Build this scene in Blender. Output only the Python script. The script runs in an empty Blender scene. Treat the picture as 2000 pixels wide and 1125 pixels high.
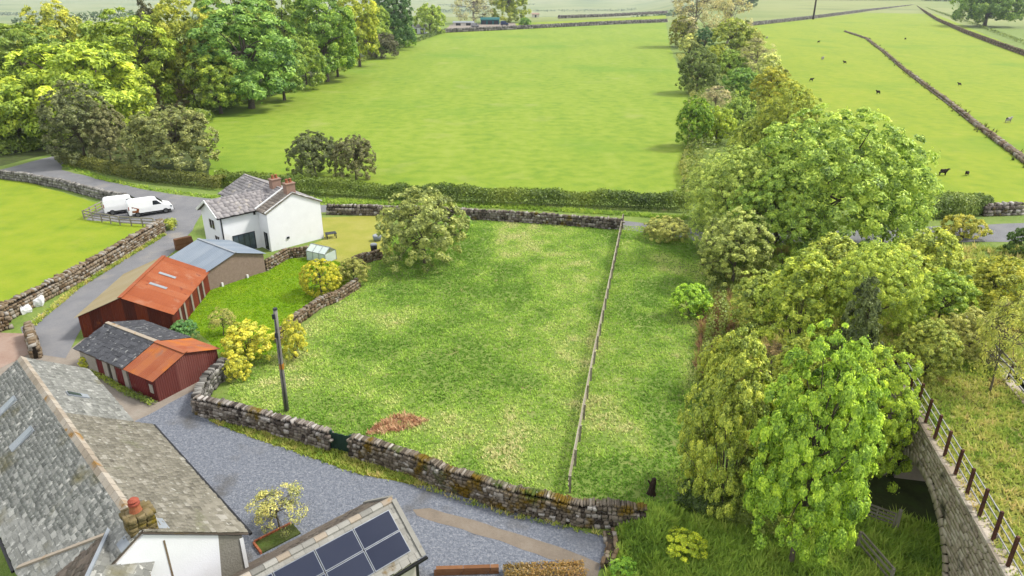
import bpy, bmesh, math, random
import numpy as np
from mathutils import Vector, Matrix, geometry
R_ = math.radians
SC = bpy.context.scene
COL = SC.collection
random.seed(4); RNG = np.random.default_rng(4)

# ---------------------------------------------------------------- camera
CAM_H, PITCH, FPX = 24.0, R_(23.3), 1376.0          # drone height, tilt below the horizon, focal length in px of a 2000 px wide frame
cam = bpy.data.cameras.new('Camera'); cam.lens = 36*FPX/2000; cam.sensor_width = 36
cam.clip_start = .5; cam.clip_end = 30000
camo = bpy.data.objects.new('Camera', cam); COL.objects.link(camo)
camo.location = (0, 0, CAM_H); camo.rotation_euler = (math.pi/2-PITCH, 0, 0)
SC.camera = camo
# ---------------------------------------------------------------- world, sun, exposure
SUN_AZ, SUN_EL = R_(76), R_(50)                     # azimuth clockwise from +Y
W = bpy.data.worlds.new('World'); SC.world = W; W.use_nodes = True
nt = W.node_tree; nt.nodes.clear()
o = nt.nodes.new('ShaderNodeOutputWorld'); bg = nt.nodes.new('ShaderNodeBackground')
sky = nt.nodes.new('ShaderNodeTexSky'); sky.sky_type = 'NISHITA'; sky.sun_disc = False
sky.sun_elevation = SUN_EL; sky.sun_rotation = SUN_AZ; sky.air_density = 1.0; sky.dust_density = 2.5; sky.altitude = 150
tc = nt.nodes.new('ShaderNodeTexCoord'); mp = nt.nodes.new('ShaderNodeMapping'); mp.inputs['Scale'].default_value = (1, 1, 3.2)
cl = nt.nodes.new('ShaderNodeTexNoise'); cl.inputs['Scale'].default_value = 2.6; cl.inputs['Detail'].default_value = 6
cr = nt.nodes.new('ShaderNodeValToRGB'); cr.color_ramp.elements[0].position = .3; cr.color_ramp.elements[0].color = (5.6, 5.75, 5.9, 1)
cr.color_ramp.elements[1].position = .7; cr.color_ramp.elements[1].color = (8.4, 8.35, 8.2, 1)
mx = nt.nodes.new('ShaderNodeMix'); mx.data_type = 'RGBA'; mx.inputs[0].default_value = .86
nt.links.new(tc.outputs['Generated'], mp.inputs[0]); nt.links.new(mp.outputs[0], cl.inputs[0]); nt.links.new(cl.outputs[0], cr.inputs[0])
nt.links.new(sky.outputs[0], mx.inputs[6]); nt.links.new(cr.outputs[0], mx.inputs[7])
nt.links.new(mx.outputs[2], bg.inputs[0]); bg.inputs[1].default_value = .062; nt.links.new(bg.outputs[0], o.inputs[0])
sl = bpy.data.lights.new('sun', 'SUN'); sl.energy = 1.5; sl.angle = R_(11); sl.color = (1, .95, .86)
so = bpy.data.objects.new('sun', sl); COL.objects.link(so)
tosun = Vector((math.sin(SUN_AZ)*math.cos(SUN_EL), math.cos(SUN_AZ)*math.cos(SUN_EL), math.sin(SUN_EL)))
so.rotation_euler = (-tosun).to_track_quat('-Z', 'Y').to_euler(); so.location = (60, -30, 90)
vs = SC.view_settings; vs.view_transform = 'Standard'; vs.look = 'None'; vs.gamma = 1; vs.use_curve_mapping = False; vs.exposure = 1.85
SC.render.engine = 'CYCLES'
cy = SC.cycles; cy.use_denoising = True; cy.max_bounces = 6; cy.diffuse_bounces = 3; cy.glossy_bounces = 2
cy.transmission_bounces = 3; cy.transparent_max_bounces = 6; cy.volume_bounces = 0; cy.use_adaptive_sampling = True

# ---------------------------------------------------------------- helpers: where a point of the survey lies on the land
CP, SP = math.cos(PITCH), math.sin(PITCH)
def ray(u, v):
    a = (u-1000)/FPX; b = (v-562.5)/FPX
    return a, CP-b*SP, -SP-b*CP
def G(u, v, z=0.0):
    d = ray(u, v); t = (z-CAM_H)/d[2]
    return Vector((d[0]*t, d[1]*t, z))
def depth_of(P): return P[1]*CP-(P[2]-CAM_H)*SP
def Zat(u, v, Y):
    d = ray(u, v); t = Y/d[1]
    return CAM_H+d[2]*t
def proj(P):
    P = np.asarray(P); x, y, z = P[..., 0], P[..., 1], P[..., 2]-CAM_H
    dep = y*CP-z*SP; up = y*SP+z*CP
    return 1000+FPX*x/dep, 562.5-FPX*up/dep, dep
def sstep(a, b, x):
    t = np.clip((np.asarray(x, float)-a)/(b-a), 0, 1); return t*t*(3-2*t)
_vn = np.random.default_rng(9).random((64, 64))
def vnoise(x, y):                                     # smooth value noise, 0..1
    x = np.asarray(x, float); y = np.asarray(y, float)
    i = np.floor(x).astype(int); j = np.floor(y).astype(int); fx = x-i; fy = y-j
    fx = fx*fx*(3-2*fx); fy = fy*fy*(3-2*fy); g = lambda a, b: _vn[a % 64, b % 64]
    return (g(i, j)*(1-fx)+g(i+1, j)*fx)*(1-fy)+(g(i, j+1)*(1-fx)+g(i+1, j+1)*fx)*fy
def fbm(x, y): return .55*vnoise(x, y)+.28*vnoise(x*2.1+7, y*2.1+3)+.17*vnoise(x*4.3+1, y*4.3+9)
# old railway embankment on the right
def emb_x(y): return 17.3+(y-18.8)*.211
def emb_h(y): return 5.0*(1-sstep(36, 66, y))
def emb(x, y):
    c = emb_x(y)+3.3; h = emb_h(y); d = np.abs(np.asarray(x, float)-c)-3.4
    z = np.clip(h-np.clip(d, 0, None)/1.5, 0, None)
    return np.where((np.asarray(y) > 33) & (np.asarray(y) < 66), z, np.where((np.asarray(y) > 16) & (np.asarray(y) < 33) & (d < 0), 5.0, 0))
def terrain(x, y):                                    # far land: a valley ahead, level ground and a rise to the right
    x = np.asarray(x, float); y = np.asarray(y, float); r = np.hypot(x, y)
    side = sstep(.14, .30, x/np.maximum(y, 1.))*(y > 0)
    val = -62*sstep(560, 1500, r)*(1-side)*(y > 0)
    hills = (90*sstep(2600, 6500, r)*fbm(x/1400+3, y/1400+5)*(1-side*.4)+side*14*sstep(760, 1200, r)*fbm(x/300, y/300))
    return val+hills+.0*x
def land(x, y): return float(emb(x, y))
def GL(u, v):
    P = G(u, v)
    for _ in range(4): P = G(u, v, land(P.x, P.y))
    return P

# ---------------------------------------------------------------- helpers: materials
def lin(c): return c/12.92 if c <= .04045 else ((c+.055)/1.055)**2.4
GK = .85
def S(r, g, b, k=.45):
    k *= GK
    return (lin(r/255)*k, lin(g/255)*k, lin(b/255)*k, 1)
MATS = {}
def M(name, cols, scale=1.0, rough=.85, bump=0, bscale=None, tint=0.0, detail=5, spots=None, stretch=None, spec=.3, metal=0, fine=None, rot=0):
    m = bpy.data.materials.new(name); m.use_nodes = True; n = m.node_tree.nodes; l = m.node_tree.links
    b = n['Principled BSDF']; b.inputs['Roughness'].default_value = rough; b.inputs['Metallic'].default_value = metal
    b.inputs['Specular IOR Level'].default_value = spec
    geo = n.new('ShaderNodeNewGeometry'); pos = geo.outputs['Position']
    if stretch or rot:
        mm = n.new('ShaderNodeMapping'); mm.vector_type = 'POINT'; mm.inputs['Scale'].default_value = stretch or (1, 1, 1); mm.inputs['Rotation'].default_value = (0, 0, rot)
        l.new(pos, mm.inputs[0]); posn = mm.outputs[0]
    else: posn = pos
    nz = n.new('ShaderNodeTexNoise'); nz.inputs['Scale'].default_value = scale; nz.inputs['Detail'].default_value = detail; nz.inputs['Roughness'].default_value = .62
    l.new(posn, nz.inputs['Vector']); fac = nz.outputs[0]
    def mathn(op, a, bb):
        q = n.new('ShaderNodeMath'); q.operation = op
        for i, x in enumerate((a, bb)):
            if hasattr(x, 'node'): l.new(x, q.inputs[i])
            else: q.inputs[i].default_value = x
        return q.outputs[0]
    if fine:
        n2 = n.new('ShaderNodeTexNoise'); n2.inputs['Scale'].default_value = fine[0]; n2.inputs['Detail'].default_value = 3; l.new(pos, n2.inputs['Vector'])
        fac = mathn('ADD', mathn('MULTIPLY', fac, 1-fine[1]), mathn('MULTIPLY', n2.outputs[0], fine[1]))
    if tint:
        at = n.new('ShaderNodeAttribute'); at.attribute_name = 'tint'
        fac = mathn('ADD', mathn('MULTIPLY', fac, 1-tint), mathn('MULTIPLY', at.outputs['Fac'], tint))
    rp = n.new('ShaderNodeValToRGB'); e = rp.color_ramp.elements
    lo, hi = (.28, .72) if not tint else (.12, .88)
    e[0].position = lo; e[0].color = cols[0]; e[1].position = hi; e[1].color = cols[-1]
    for i, c in enumerate(cols[1:-1]):
        q = e.new(lo+(hi-lo)*(i+1)/(len(cols)-1)); q.color = c
    l.new(fac, rp.inputs[0]); colr = rp.outputs[0]
    for sp in (spots or []):                          # (colour, noise scale, threshold, softness)
        n3 = n.new('ShaderNodeTexNoise'); n3.inputs['Scale'].default_value = sp[1]; n3.inputs['Detail'].default_value = 4; l.new(pos, n3.inputs['Vector'])
        r3 = n.new('ShaderNodeValToRGB'); r3.color_ramp.elements[0].position = sp[2]; r3.color_ramp.elements[1].position = min(1, sp[2]+sp[3]); l.new(n3.outputs[0], r3.inputs[0])
        mxx = n.new('ShaderNodeMix'); mxx.data_type = 'RGBA'; l.new(r3.outputs[0], mxx.inputs[0]); l.new(colr, mxx.inputs[6]); mxx.inputs[7].default_value = sp[0]; colr = mxx.outputs[2]
    l.new(colr, b.inputs['Base Color'])
    if bump:
        n4 = n.new('ShaderNodeTexNoise'); n4.inputs['Scale'].default_value = bscale or scale*8; n4.inputs['Detail'].default_value = 4; l.new(pos, n4.inputs['Vector'])
        bp = n.new('ShaderNodeBump'); bp.inputs['Strength'].default_value = bump; bp.inputs['Distance'].default_value = .1
        l.new(n4.outputs[0], bp.inputs['Height']); l.new(bp.outputs[0], b.inputs['Normal'])
    MATS[name] = m; return m
def leafmat(name, transl=.40, hue=.05):
    m = bpy.data.materials.new(name); m.use_nodes = True; n = m.node_tree.nodes; l = m.node_tree.links; n.clear()
    out = n.new('ShaderNodeOutputMaterial'); oi = n.new('ShaderNodeObjectInfo'); at = n.new('ShaderNodeAttribute'); at.attribute_name = 'tint'
    hs = n.new('ShaderNodeHueSaturation')
    def lerp(a, b):
        q = n.new('ShaderNodeMapRange'); q.inputs[3].default_value = a; q.inputs[4].default_value = b; l.new(at.outputs['Fac'], q.inputs[0]); return q.outputs[0]
    l.new(lerp(.5+hue*.5, .5-hue*.5), hs.inputs['Hue']); l.new(lerp(.3, 1.65), hs.inputs['Value']); hs.inputs['Saturation'].default_value = 1
    l.new(oi.outputs['Color'], hs.inputs['Color'])
    d = n.new('ShaderNodeBsdfDiffuse'); t = n.new('ShaderNodeBsdfTranslucent'); g = n.new('ShaderNodeBsdfGlossy'); g.inputs['Roughness'].default_value = .5
    for s in (d, t): l.new(hs.outputs[0], s.inputs[0])
    g.inputs[0].default_value = (.8, .85, .8, 1)
    m1 = n.new('ShaderNodeMixShader'); m1.inputs[0].default_value = transl; l.new(d.outputs[0], m1.inputs[1]); l.new(t.outputs[0], m1.inputs[2])
    m2 = n.new('ShaderNodeMixShader'); m2.inputs[0].default_value = .035; l.new(m1.outputs[0], m2.inputs[1]); l.new(g.outputs[0], m2.inputs[2])
    l.new(m2.outputs[0], out.inputs[0]); MATS[name] = m; return m

# ---------------------------------------------------------------- helpers: objects
def tag(o, label=None, cat=None, group=None, kind=None):
    if label: o['label'] = label
    if cat: o['category'] = cat
    if group: o['group'] = group
    if kind: o['kind'] = kind
    return o
def attach(o, parent):
    if parent is not None:
        o.parent = parent
        if parent.type == 'EMPTY': o.matrix_parent_inverse = Matrix.Translation(-parent.location)
        elif parent.parent is None or parent.get('world_origin') is None: pass
def empty(name, loc, label=None, cat=None, group=None):
    e = bpy.data.objects.new(name, None); COL.objects.link(e); e.location = loc; e.empty_display_size = .2
    return tag(e, label, cat, group)
def np_mesh(name, V, Fq, tint=None, smooth=False):
    """V (n,3), Fq (m,k) polygons of one size k; tint per face"""
    me = bpy.data.meshes.new(name); V = np.asarray(V, np.float32); Fq = np.asarray(Fq, np.int32); k = Fq.shape[1]
    me.vertices.add(len(V)); me.vertices.foreach_set('co', V.ravel())
    me.loops.add(Fq.size); me.loops.foreach_set('vertex_index', Fq.ravel())
    me.polygons.add(len(Fq)); me.polygons.foreach_set('loop_start', np.arange(0, Fq.size, k, dtype=np.int32))
    try: me.polygons.foreach_set('loop_total', np.full(len(Fq), k, np.int32))
    except Exception: pass
    me.update(calc_edges=True)
    if tint is not None:
        a = me.attributes.new('tint', 'FLOAT', 'FACE'); a.data.foreach_set('value', np.asarray(tint, np.float32))
    if smooth: me.polygons.foreach_set('use_smooth', np.ones(len(Fq), bool))
    return me
def link(name, me, mat=None, parent=None, color=None):
    o = bpy.data.objects.new(name, me); COL.objects.link(o)
    if mat is not None and len(me.materials) == 0: me.materials.append(MATS[mat] if isinstance(mat, str) else mat)
    attach(o, parent)
    if color is not None: o.color = color
    return o
class Fr:                                             # a local frame on the ground: a along, b to its left, z up
    def __init__(s, ox, oy, ax, ay, oz=0):
        n = math.hypot(ax, ay); s.o = np.array([ox, oy, oz], float); s.A = np.array([[ax/n, -ay/n, 0], [ay/n, ax/n, 0], [0, 0, 1]]); s.loc = Vector(s.o)
    def w(s, P): return np.asarray(P, float) @ s.A.T+s.o
    def d(s, P): return np.asarray(P, float) @ s.A.T
class MB:
    def __init__(s, fr=None): s.v = []; s.f = []; s.t = []; s.fr = fr; s.tint = .5
    def add(s, V, F):
        k = len(s.v); V = s.fr.w(V) if s.fr else np.asarray(V, float)
        s.v += [tuple(p) for p in V]; s.f += [tuple(i+k for i in f) for f in F]; s.t += [s.tint]*len(F); return s
    def box(s, a0, a1, b0, b1, c0, c1):
        return s.add([(a0, b0, c0), (a1, b0, c0), (a1, b1, c0), (a0, b1, c0), (a0, b0, c1), (a1, b0, c1), (a1, b1, c1), (a0, b1, c1)],
                     [(3, 2, 1, 0), (4, 5, 6, 7), (0, 1, 5, 4), (1, 2, 6, 5), (2, 3, 7, 6), (3, 0, 4, 7)])
    def prism(s, poly, d0, d1, axis=0):               # poly in the two other axes, extruded along axis
        n = len(poly)
        def P(q, d): return ((d, q[0], q[1]), (q[0], d, q[1]), (q[0], q[1], d))[axis]
        return s.add([P(q, d0) for q in poly]+[P(q, d1) for q in poly],
                     [tuple(range(n-1, -1, -1)), tuple(range(n, 2*n))]+[(i, (i+1) % n, n+(i+1) % n, n+i) for i in range(n)])
    def slab(s, q, th):                               # four corners of the upper face, thickness downwards along its normal
        q = [np.array(p, float) for p in q]; nn = np.cross(q[1]-q[0], q[3]-q[0]); nn = nn/np.linalg.norm(nn)*th
        if nn[2] < -.05*th: q = q[::-1]; nn = -nn
        return s.add(q+[p-nn for p in q], [(0, 1, 2, 3), (7, 6, 5, 4), (0, 4, 5, 1), (1, 5, 6, 2), (2, 6, 7, 3), (3, 7, 4, 0)])
    def bar(s, p, q, w, h=None):
        p = np.array(p, float); q = np.array(q, float); h = h or w; d = q-p; d /= np.linalg.norm(d)
        up = np.array([0, 0, 1.]) if abs(d[2]) < .9 else np.array([1., 0, 0]); x = np.cross(d, up); x /= np.linalg.norm(x); y = np.cross(x, d)
        c = [(-1, -1), (1, -1), (1, 1), (-1, 1)]
        return s.add([p+x*a*w/2+y*b*h/2 for a, b in c]+[q+x*a*w/2+y*b*h/2 for a, b in c],
                     [(0, 1, 2, 3), (7, 6, 5, 4), (1, 0, 4, 5), (2, 1, 5, 6), (3, 2, 6, 7), (0, 3, 7, 4)])
    def tube(s, pts, rad, n=6, cap=True):
        pts = [np.array(p, float) for p in pts]; V = []; m = len(pts)
        for i, p in enumerate(pts):
            d = pts[min(i+1, m-1)]-pts[max(i-1, 0)]; d /= max(1e-9, np.linalg.norm(d))
            up = np.array([0, 0, 1.]) if abs(d[2]) < .9 else np.array([1., 0, 0]); x = np.cross(d, up); x /= np.linalg.norm(x); y = np.cross(d, x)
            V += [p+rad[i]*(math.cos(k*2*math.pi/n)*x+math.sin(k*2*math.pi/n)*y) for k in range(n)]
        F = [(i*n+k, i*n+(k+1) % n, (i+1)*n+(k+1) % n, (i+1)*n+k) for i in range(m-1) for k in range(n)]
        if cap: F += [tuple(range(n-1, -1, -1)), tuple(range((m-1)*n, m*n))]
        return s.add(V, F)
    def mesh(s, name, smooth=False):
        me = bpy.data.meshes.new(name); me.from_pydata(s.v, [], s.f); me.update()
        a = me.attributes.new('tint', 'FLOAT', 'FACE'); a.data.foreach_set('value', np.array(s.t, np.float32))
        if smooth: me.polygons.foreach_set('use_smooth', np.ones(len(me.polygons), bool))
        return me
    def build(s, name, mat, parent=None, smooth=False, bevel=0):
        o = link(name, s.mesh(name, smooth), mat, parent)
        if bevel:
            md = o.modifiers.new('edge', 'BEVEL'); md.width = bevel; md.segments = 2; md.limit_method = 'ANGLE'
        return o

# pieces: many alike bits; the ones that show largest are objects of their own, the rest is one joined part
def hull_variants(n, flat=1.0, jit=.16, seed=3):
    out = []; rg = random.Random(seed)
    for k in range(n):
        bm = bmesh.new()
        for sx in (-1, 1):
            for sy in (-1, 1):
                for sz in (-1, 1):
                    for _ in range(2):
                        bm.verts.new((sx*(.5-rg.random()*jit*1.3), sy*(.5-rg.random()*jit*1.3), sz*(.5-rg.random()*jit*1.3)*flat))
        bm.verts.ensure_lookup_table()
        r = bmesh.ops.convex_hull(bm, input=bm.verts)
        bmesh.ops.delete(bm, geom=[g for g in r['geom_interior'] if isinstance(g, bmesh.types.BMVert)], context='VERTS')
        bmesh.ops.triangulate(bm, faces=bm.faces); me = bpy.data.meshes.new('stone_shape'); bm.to_mesh(me); bm.free()
        V = np.array([v.co[:] for v in me.vertices]); F = np.array([p.vertices[:] for p in me.polygons]); bpy.data.meshes.remove(me); out.append((V, F))
    return out
def slate_variants(n, seed=5):
    rg = random.Random(seed); out = []
    for k in range(n):
        j = lambda a: (rg.random()-.5)*a
        V = [(-.5+j(.05), -.5+j(.14), -.5), (.5+j(.05), -.5+j(.14), -.5), (.5, .5, -.5), (-.5, .5, -.5)]
        V += [(x*.985, y*.985, .5+j(.5)) for x, y, z in V]
        F = [(2, 1, 0), (3, 2, 0), (4, 5, 6), (4, 6, 7), (0, 1, 5), (0, 5, 4), (1, 2, 6), (1, 6, 5), (2, 3, 7), (2, 7, 6), (3, 0, 4), (3, 4, 7)]
        out.append((np.array(V), np.array(F)))
    return out
STONES = hull_variants(10); SLATES = slate_variants(8)
_pm = {}
def piece_mesh(key, V, F, t, mat):
    k = (key, mat, round(t, 2))
    if k not in _pm:
        _pm[k] = np_mesh('piece', V, F, np.full(len(F), t)); _pm[k].materials.append(MATS[mat])
    return _pm[k]
def pieces(parent, name, rest, loc, rot, tint, variants, vkey, mat, limit=300, minpx=7, size=None, rest_label=None):
    loc = np.asarray(loc); rot = np.asarray(rot); n = len(loc); tint = np.asarray(tint)
    var = RNG.integers(0, len(variants), n)
    u, v, d = proj(loc); sz = np.linalg.norm(rot, axis=1).max(axis=1)*FPX/np.maximum(d, 1)
    ok = (u > -10) & (u < 2010) & (v > -10) & (v < 1135) & (sz >= minpx)
    order = np.argsort(-np.where(ok, sz, -1)); pick = [i for i in order[:limit] if ok[i]] if limit else []
    ps = set(pick)
    for i in pick:
        q = int(var[i]); V, F = variants[q]
        o = bpy.data.objects.new(name, piece_mesh((vkey, q), V, F, round(float(tint[i])*8)/8, mat)); COL.objects.link(o)
        m = Matrix([list(rot[i][r])+[loc[i][r]] for r in range(3)]+[[0, 0, 0, 1]])
        o.parent = parent
        if parent.type == 'EMPTY': o.matrix_parent_inverse = Matrix.Translation(-parent.location)
        o.matrix_basis = m
    VV, FF, TT, k = [], [], [], 0
    for q, (V, F) in enumerate(variants):
        idx = np.array([i for i in range(n) if var[i] == q and i not in ps], int)
        if not len(idx): continue
        P = np.einsum('nij,kj->nki', rot[idx], V)+loc[idx][:, None, :]
        VV.append(P.reshape(-1, 3)); FF.append((F[None]+(np.arange(len(idx))*len(V))[:, None, None]+k).reshape(-1, F.shape[1])); TT.append(np.repeat(tint[idx], len(F))); k += len(idx)*len(V)
    if VV:
        o = link(rest, np_mesh(rest, np.concatenate(VV), np.concatenate(FF), np.concatenate(TT)), mat, parent); o['kind'] = 'stuff'

# ---------------------------------------------------------------- materials
GRASS = [S(96, 140, 42), S(128, 170, 58), S(150, 180, 80), S(176, 184, 108)]
GRASS = [S(112, 148, 56), S(142, 174, 72), S(164, 188, 92), S(186, 194, 118)]
M('rough_grass', GRASS, .35, .95, .5, 9, detail=8, fine=(3.5, .4), spots=[(S(190, 172, 120), .55, .62, .15)])
M('pasture', [S(128, 174, 26), S(166, 197, 46), S(190, 212, 80)], .05, .95, .5, 3, detail=10, fine=(.45, .55), stretch=(2.2, .45, 1), rot=.5, spots=[(S(134, 184, 30), .025, .53, .2), (S(196, 208, 104), .10, .6, .2)])
M('pasture_dry', [S(138, 178, 16), S(174, 199, 28), S(196, 208, 54)], .06, .95, .5, 3, detail=10, fine=(.45, .55), stretch=(1.8, .5, 1), rot=-.4, spots=[(S(138, 184, 20), .04, .55, .2), (S(200, 205, 80), .14, .62, .2)])
M('lawn', [S(122, 172, 8), S(146, 188, 14), S(168, 196, 36)], .5, .95, .3, 12, detail=7, fine=(6, .3))
M('lawn_straw', [S(172, 188, 60), S(200, 200, 84), S(218, 212, 116)], .4, .95, .3, 12, detail=7, fine=(6, .3))
M('verge_grass', [S(96, 118, 20), S(142, 152, 30), S(172, 164, 66)], 1.6, .95, .6, 12, detail=7, fine=(6, .4))
M('dry_grass', [S(128, 152, 60), S(160, 174, 80), S(190, 188, 104), S(200, 182, 116)], .5, .95, .6, 9, detail=8, fine=(4, .35))
M('bare_earth', [S(162, 124, 92), S(192, 152, 116), S(208, 178, 142)], 1.2, .95, .6, 8)
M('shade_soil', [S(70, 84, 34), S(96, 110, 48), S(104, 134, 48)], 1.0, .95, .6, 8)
M('tarmac', [S(134, 136, 142, 0.5), S(156, 157, 162, 0.5), S(176, 174, 174, 0.5)], .5, .9, .3, 30, detail=8, fine=(9, .35), spots=[(S(186, 178, 168, 0.5), .25, .6, .14)])
M('gravel', [S(100, 106, 118, .48), S(148, 155, 170, .48), S(204, 207, 214, .48)], 6, .95, .9, 9, detail=6, fine=(14, .45), spots=[(S(126, 124, 122, .42), .35, .58, .16), (S(168, 170, 178, .42), .22, .6, .2)])
M('track_dirt', [S(150, 138, 126), S(172, 158, 142), S(186, 174, 160)], 1.0, .95, .3, 20, fine=(9, .3))
M('concrete', [S(168, 156, 142), S(190, 178, 164), S(206, 198, 188)], .8, .92, .2, 20, fine=(9, .3), spots=[(S(150, 148, 120), .8, .62, .1)])
M('pink_paving', [S(190, 156, 138), S(208, 178, 160), S(214, 192, 178)], .8, .9, .2, 20, fine=(6, .3))
M('wall_stone', [S(72, 64, 60, .56), S(126, 114, 104, .56), S(176, 166, 156, .56), S(226, 220, 214, .56)], 3, .92, .35, 30, tint=.72, spots=[(S(150, 128, 36), .9, .6, .1), (S(206, 206, 200), 5, .66, .08)])
M('wall_stone_mossy', [S(70, 62, 54, .56), S(122, 110, 94, .56), S(168, 156, 140, .56), S(226, 220, 212, .56)], 3, .92, .35, 30, tint=.72, spots=[(S(146, 118, 20), .75, .52, .1), (S(96, 118, 36), .6, .6, .08), (S(206, 206, 200), 5, .66, .08)])
M('wall_stone_brown', [S(92, 76, 58), S(156, 130, 98), S(186, 168, 142), S(222, 216, 206)], 3, .92, .35, 30, tint=.7)
M('wall_stone_grey', [S(92, 88, 84), S(140, 136, 130), S(180, 176, 170), S(222, 218, 212)], 3, .92, .35, 30, tint=.72)
M('wall_core', [S(66, 56, 46), S(96, 84, 68)], 3, .95)
M('bridge_stone', [S(136, 122, 106, .75), S(172, 158, 140, .75), S(194, 182, 166, .75), S(214, 204, 190, .75)], 3, .92, .3, 25, tint=.6, spots=[(S(90, 88, 70), .8, .6, .1)])
M('stone_slate', [S(112, 114, 112, .55), S(144, 145, 140, .55), S(170, 171, 166, .55), S(206, 206, 200, .57)], 2.2, .85, .3, 22, tint=.6, spots=[(S(216, 216, 210, .6), 5.5, .60, .10), (S(150, 144, 110), .5, .6, .12)])
M('warm_slate', [S(116, 110, 98, .47), S(150, 145, 130, .47), S(178, 172, 156, .47), S(212, 208, 198, .47)], 2.2, .85, .3, 22, tint=.6, spots=[(S(212, 210, 200, .55), 5.5, .62, .10), (S(140, 144, 104), .5, .6, .12)])
M('pale_slate', [S(150, 148, 142), S(190, 188, 180), S(220, 218, 210)], 2.2, .85, .3, 22, tint=.6, spots=[(S(160, 140, 104), 1.5, .6, .1)])
M('brown_slate', [S(110, 98, 88), S(136, 122, 110), S(158, 146, 132)], 2.2, .85, .3, 22, tint=.6, spots=[(S(150, 130, 90), .7, .6, .1)])
M('house_slate', [S(118, 114, 116, 0.85), S(146, 142, 144, 0.85), S(170, 166, 166, 0.85)], 2.0, .8, .2, 22, tint=.6, spots=[(S(178, 170, 160, 0.85), 1.2, .6, .1)])
M('house_slate_brown', [S(118, 108, 100, 0.8), S(142, 132, 122, 0.8), S(164, 156, 146, 0.8)], 2.0, .8, .2, 22, tint=.6)
M('dark_slate', [S(68, 70, 76), S(92, 94, 102), S(118, 120, 128)], 2.0, .8, .2, 22, tint=.6, spots=[(S(176, 178, 178), 3.6, .60, .07)])
M('ridge_stone', [S(176, 162, 144, .55), S(200, 186, 168, .55), S(216, 206, 192, .55)], 3, .9, .3, 22, tint=.6, spots=[(S(196, 150, 80), 1.2, .6, .1)])
M('render_white', [S(236, 238, 244, .9), S(244, 246, 252, .92)], .8, .85, .08, 18, spots=[(S(222, 220, 214, .85), .5, .64, .25)])
M('render_cream', [S(218, 212, 200, .78), S(232, 227, 218, .8)], 1.0, .88, .1, 18, stretch=(1, 1, .25), spots=[(S(186, 178, 160, .7), .7, .62, .2)])
M('render_grey', [S(176, 172, 158), S(196, 192, 180)], 2.5, .9, .3, 14)
M('pebbledash', [S(160, 138, 124, 0.62), S(182, 160, 146, 0.62)], 5, .95, .4, 25)
M('brick', [S(158, 124, 110, 0.6), S(182, 148, 132, 0.6), S(200, 172, 156, 0.6)], 4, .9, .3, 30, tint=.5)
M('chimney_stone', [S(112, 98, 62), S(152, 134, 88), S(186, 168, 130)], 3.2, .92, .4, 22, tint=.4, spots=[(S(150, 130, 30), 1.6, .55, .1)])
M('terracotta', [S(196, 108, 72), S(222, 140, 98)], 4, .8)
M('pot_red', [S(186, 84, 66), S(212, 112, 86)], 4, .8)
M('rust_roof', [S(180, 88, 42), S(202, 108, 60), S(218, 136, 92)], .9, .8, .1, 12, tint=.35, detail=6, spots=[(S(214, 146, 112), .8, .6, .12), (S(150, 62, 36), 1.6, .63, .1)])
M('rust_orange', [S(186, 92, 50), S(208, 124, 82), S(222, 134, 64)], .9, .8, .1, 12, tint=.35, spots=[(S(232, 136, 46), .55, .52, .12), (S(180, 130, 110), .7, .6, .12)])
M('rust_wall', [S(84, 34, 20), S(120, 46, 22), S(156, 68, 30), S(140, 44, 34)], 1.1, .85, .15, 12, tint=.6, stretch=(1.4, 1.4, .35), spots=[(S(176, 92, 36), .8, .62, .1)])
M('sky_glare_roof', [S(196, 176, 130), S(212, 194, 150), S(220, 206, 170)], .7, .85, .1, 12, tint=.35)  # sky glare on the barn's left slope, put into a tan colour
M('red_paint', [S(112, 34, 34), S(142, 44, 44), S(160, 62, 56)], 1.2, .7, .1, 14, tint=.5, stretch=(1.5, 1.5, .3), spots=[(S(176, 130, 116), 1.4, .66, .08)])
M('red_faded', [S(126, 60, 54), S(150, 78, 70), S(172, 108, 98)], 1.2, .8, .1, 14, tint=.6, stretch=(1.5, 1.5, .3), spots=[(S(190, 160, 140), 1.0, .66, .1)])
M('pale_pillar', [S(190, 180, 166), S(212, 204, 192), S(226, 220, 210)], 1.5, .9, .1, 14, spots=[(S(130, 124, 116), 2.2, .66, .06)])
M('white_paint', [S(228, 230, 232, .85), S(240, 242, 244, .85)], 2, .5)
M('van_paint', [S(240, 242, 246, .9), S(246, 247, 250, .9)], 2, .28, spec=.5)
M('lead', [S(176, 186, 198), S(202, 210, 218)], 3, .5)
M('blue_sheet', [S(138, 156, 176, 0.5), S(160, 176, 194, 0.5), S(180, 192, 206, 0.5)], .5, .5, tint=.3, spec=.5)
M('dark_glass', [S(40, 46, 56), S(58, 66, 78)], 2, .08, spec=.6)
M('door_glass', [S(84, 100, 118), S(120, 138, 156)], 2, .08, spec=.6)
M('skylight_glass', [S(150, 166, 176), S(186, 198, 204)], 1.5, .12, spec=.6)
M('dark_skylight', [S(70, 84, 92), S(100, 112, 120)], 1.5, .12, spec=.6)
M('slate_frame', [S(54, 60, 70), S(70, 76, 86)], 4, .5)
M('solar_cell', [S(34, 42, 66, .6), S(48, 56, 80, .6), S(62, 66, 84, .6)], .35, .14, spec=.22, tint=.3)
M('solar_frame', [S(150, 158, 172), S(176, 184, 196)], 4, .35, metal=.3)
M('black_plastic', [S(26, 27, 30), S(40, 41, 45)], 5, .5)
M('rubber', [S(30, 30, 32), S(44, 44, 46)], 5, .8)
M('rim_metal', [S(120, 122, 126), S(150, 152, 156)], 5, .4, metal=.4)
M('red_lens', [S(160, 30, 26), S(180, 40, 34)], 5, .3)
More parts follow.
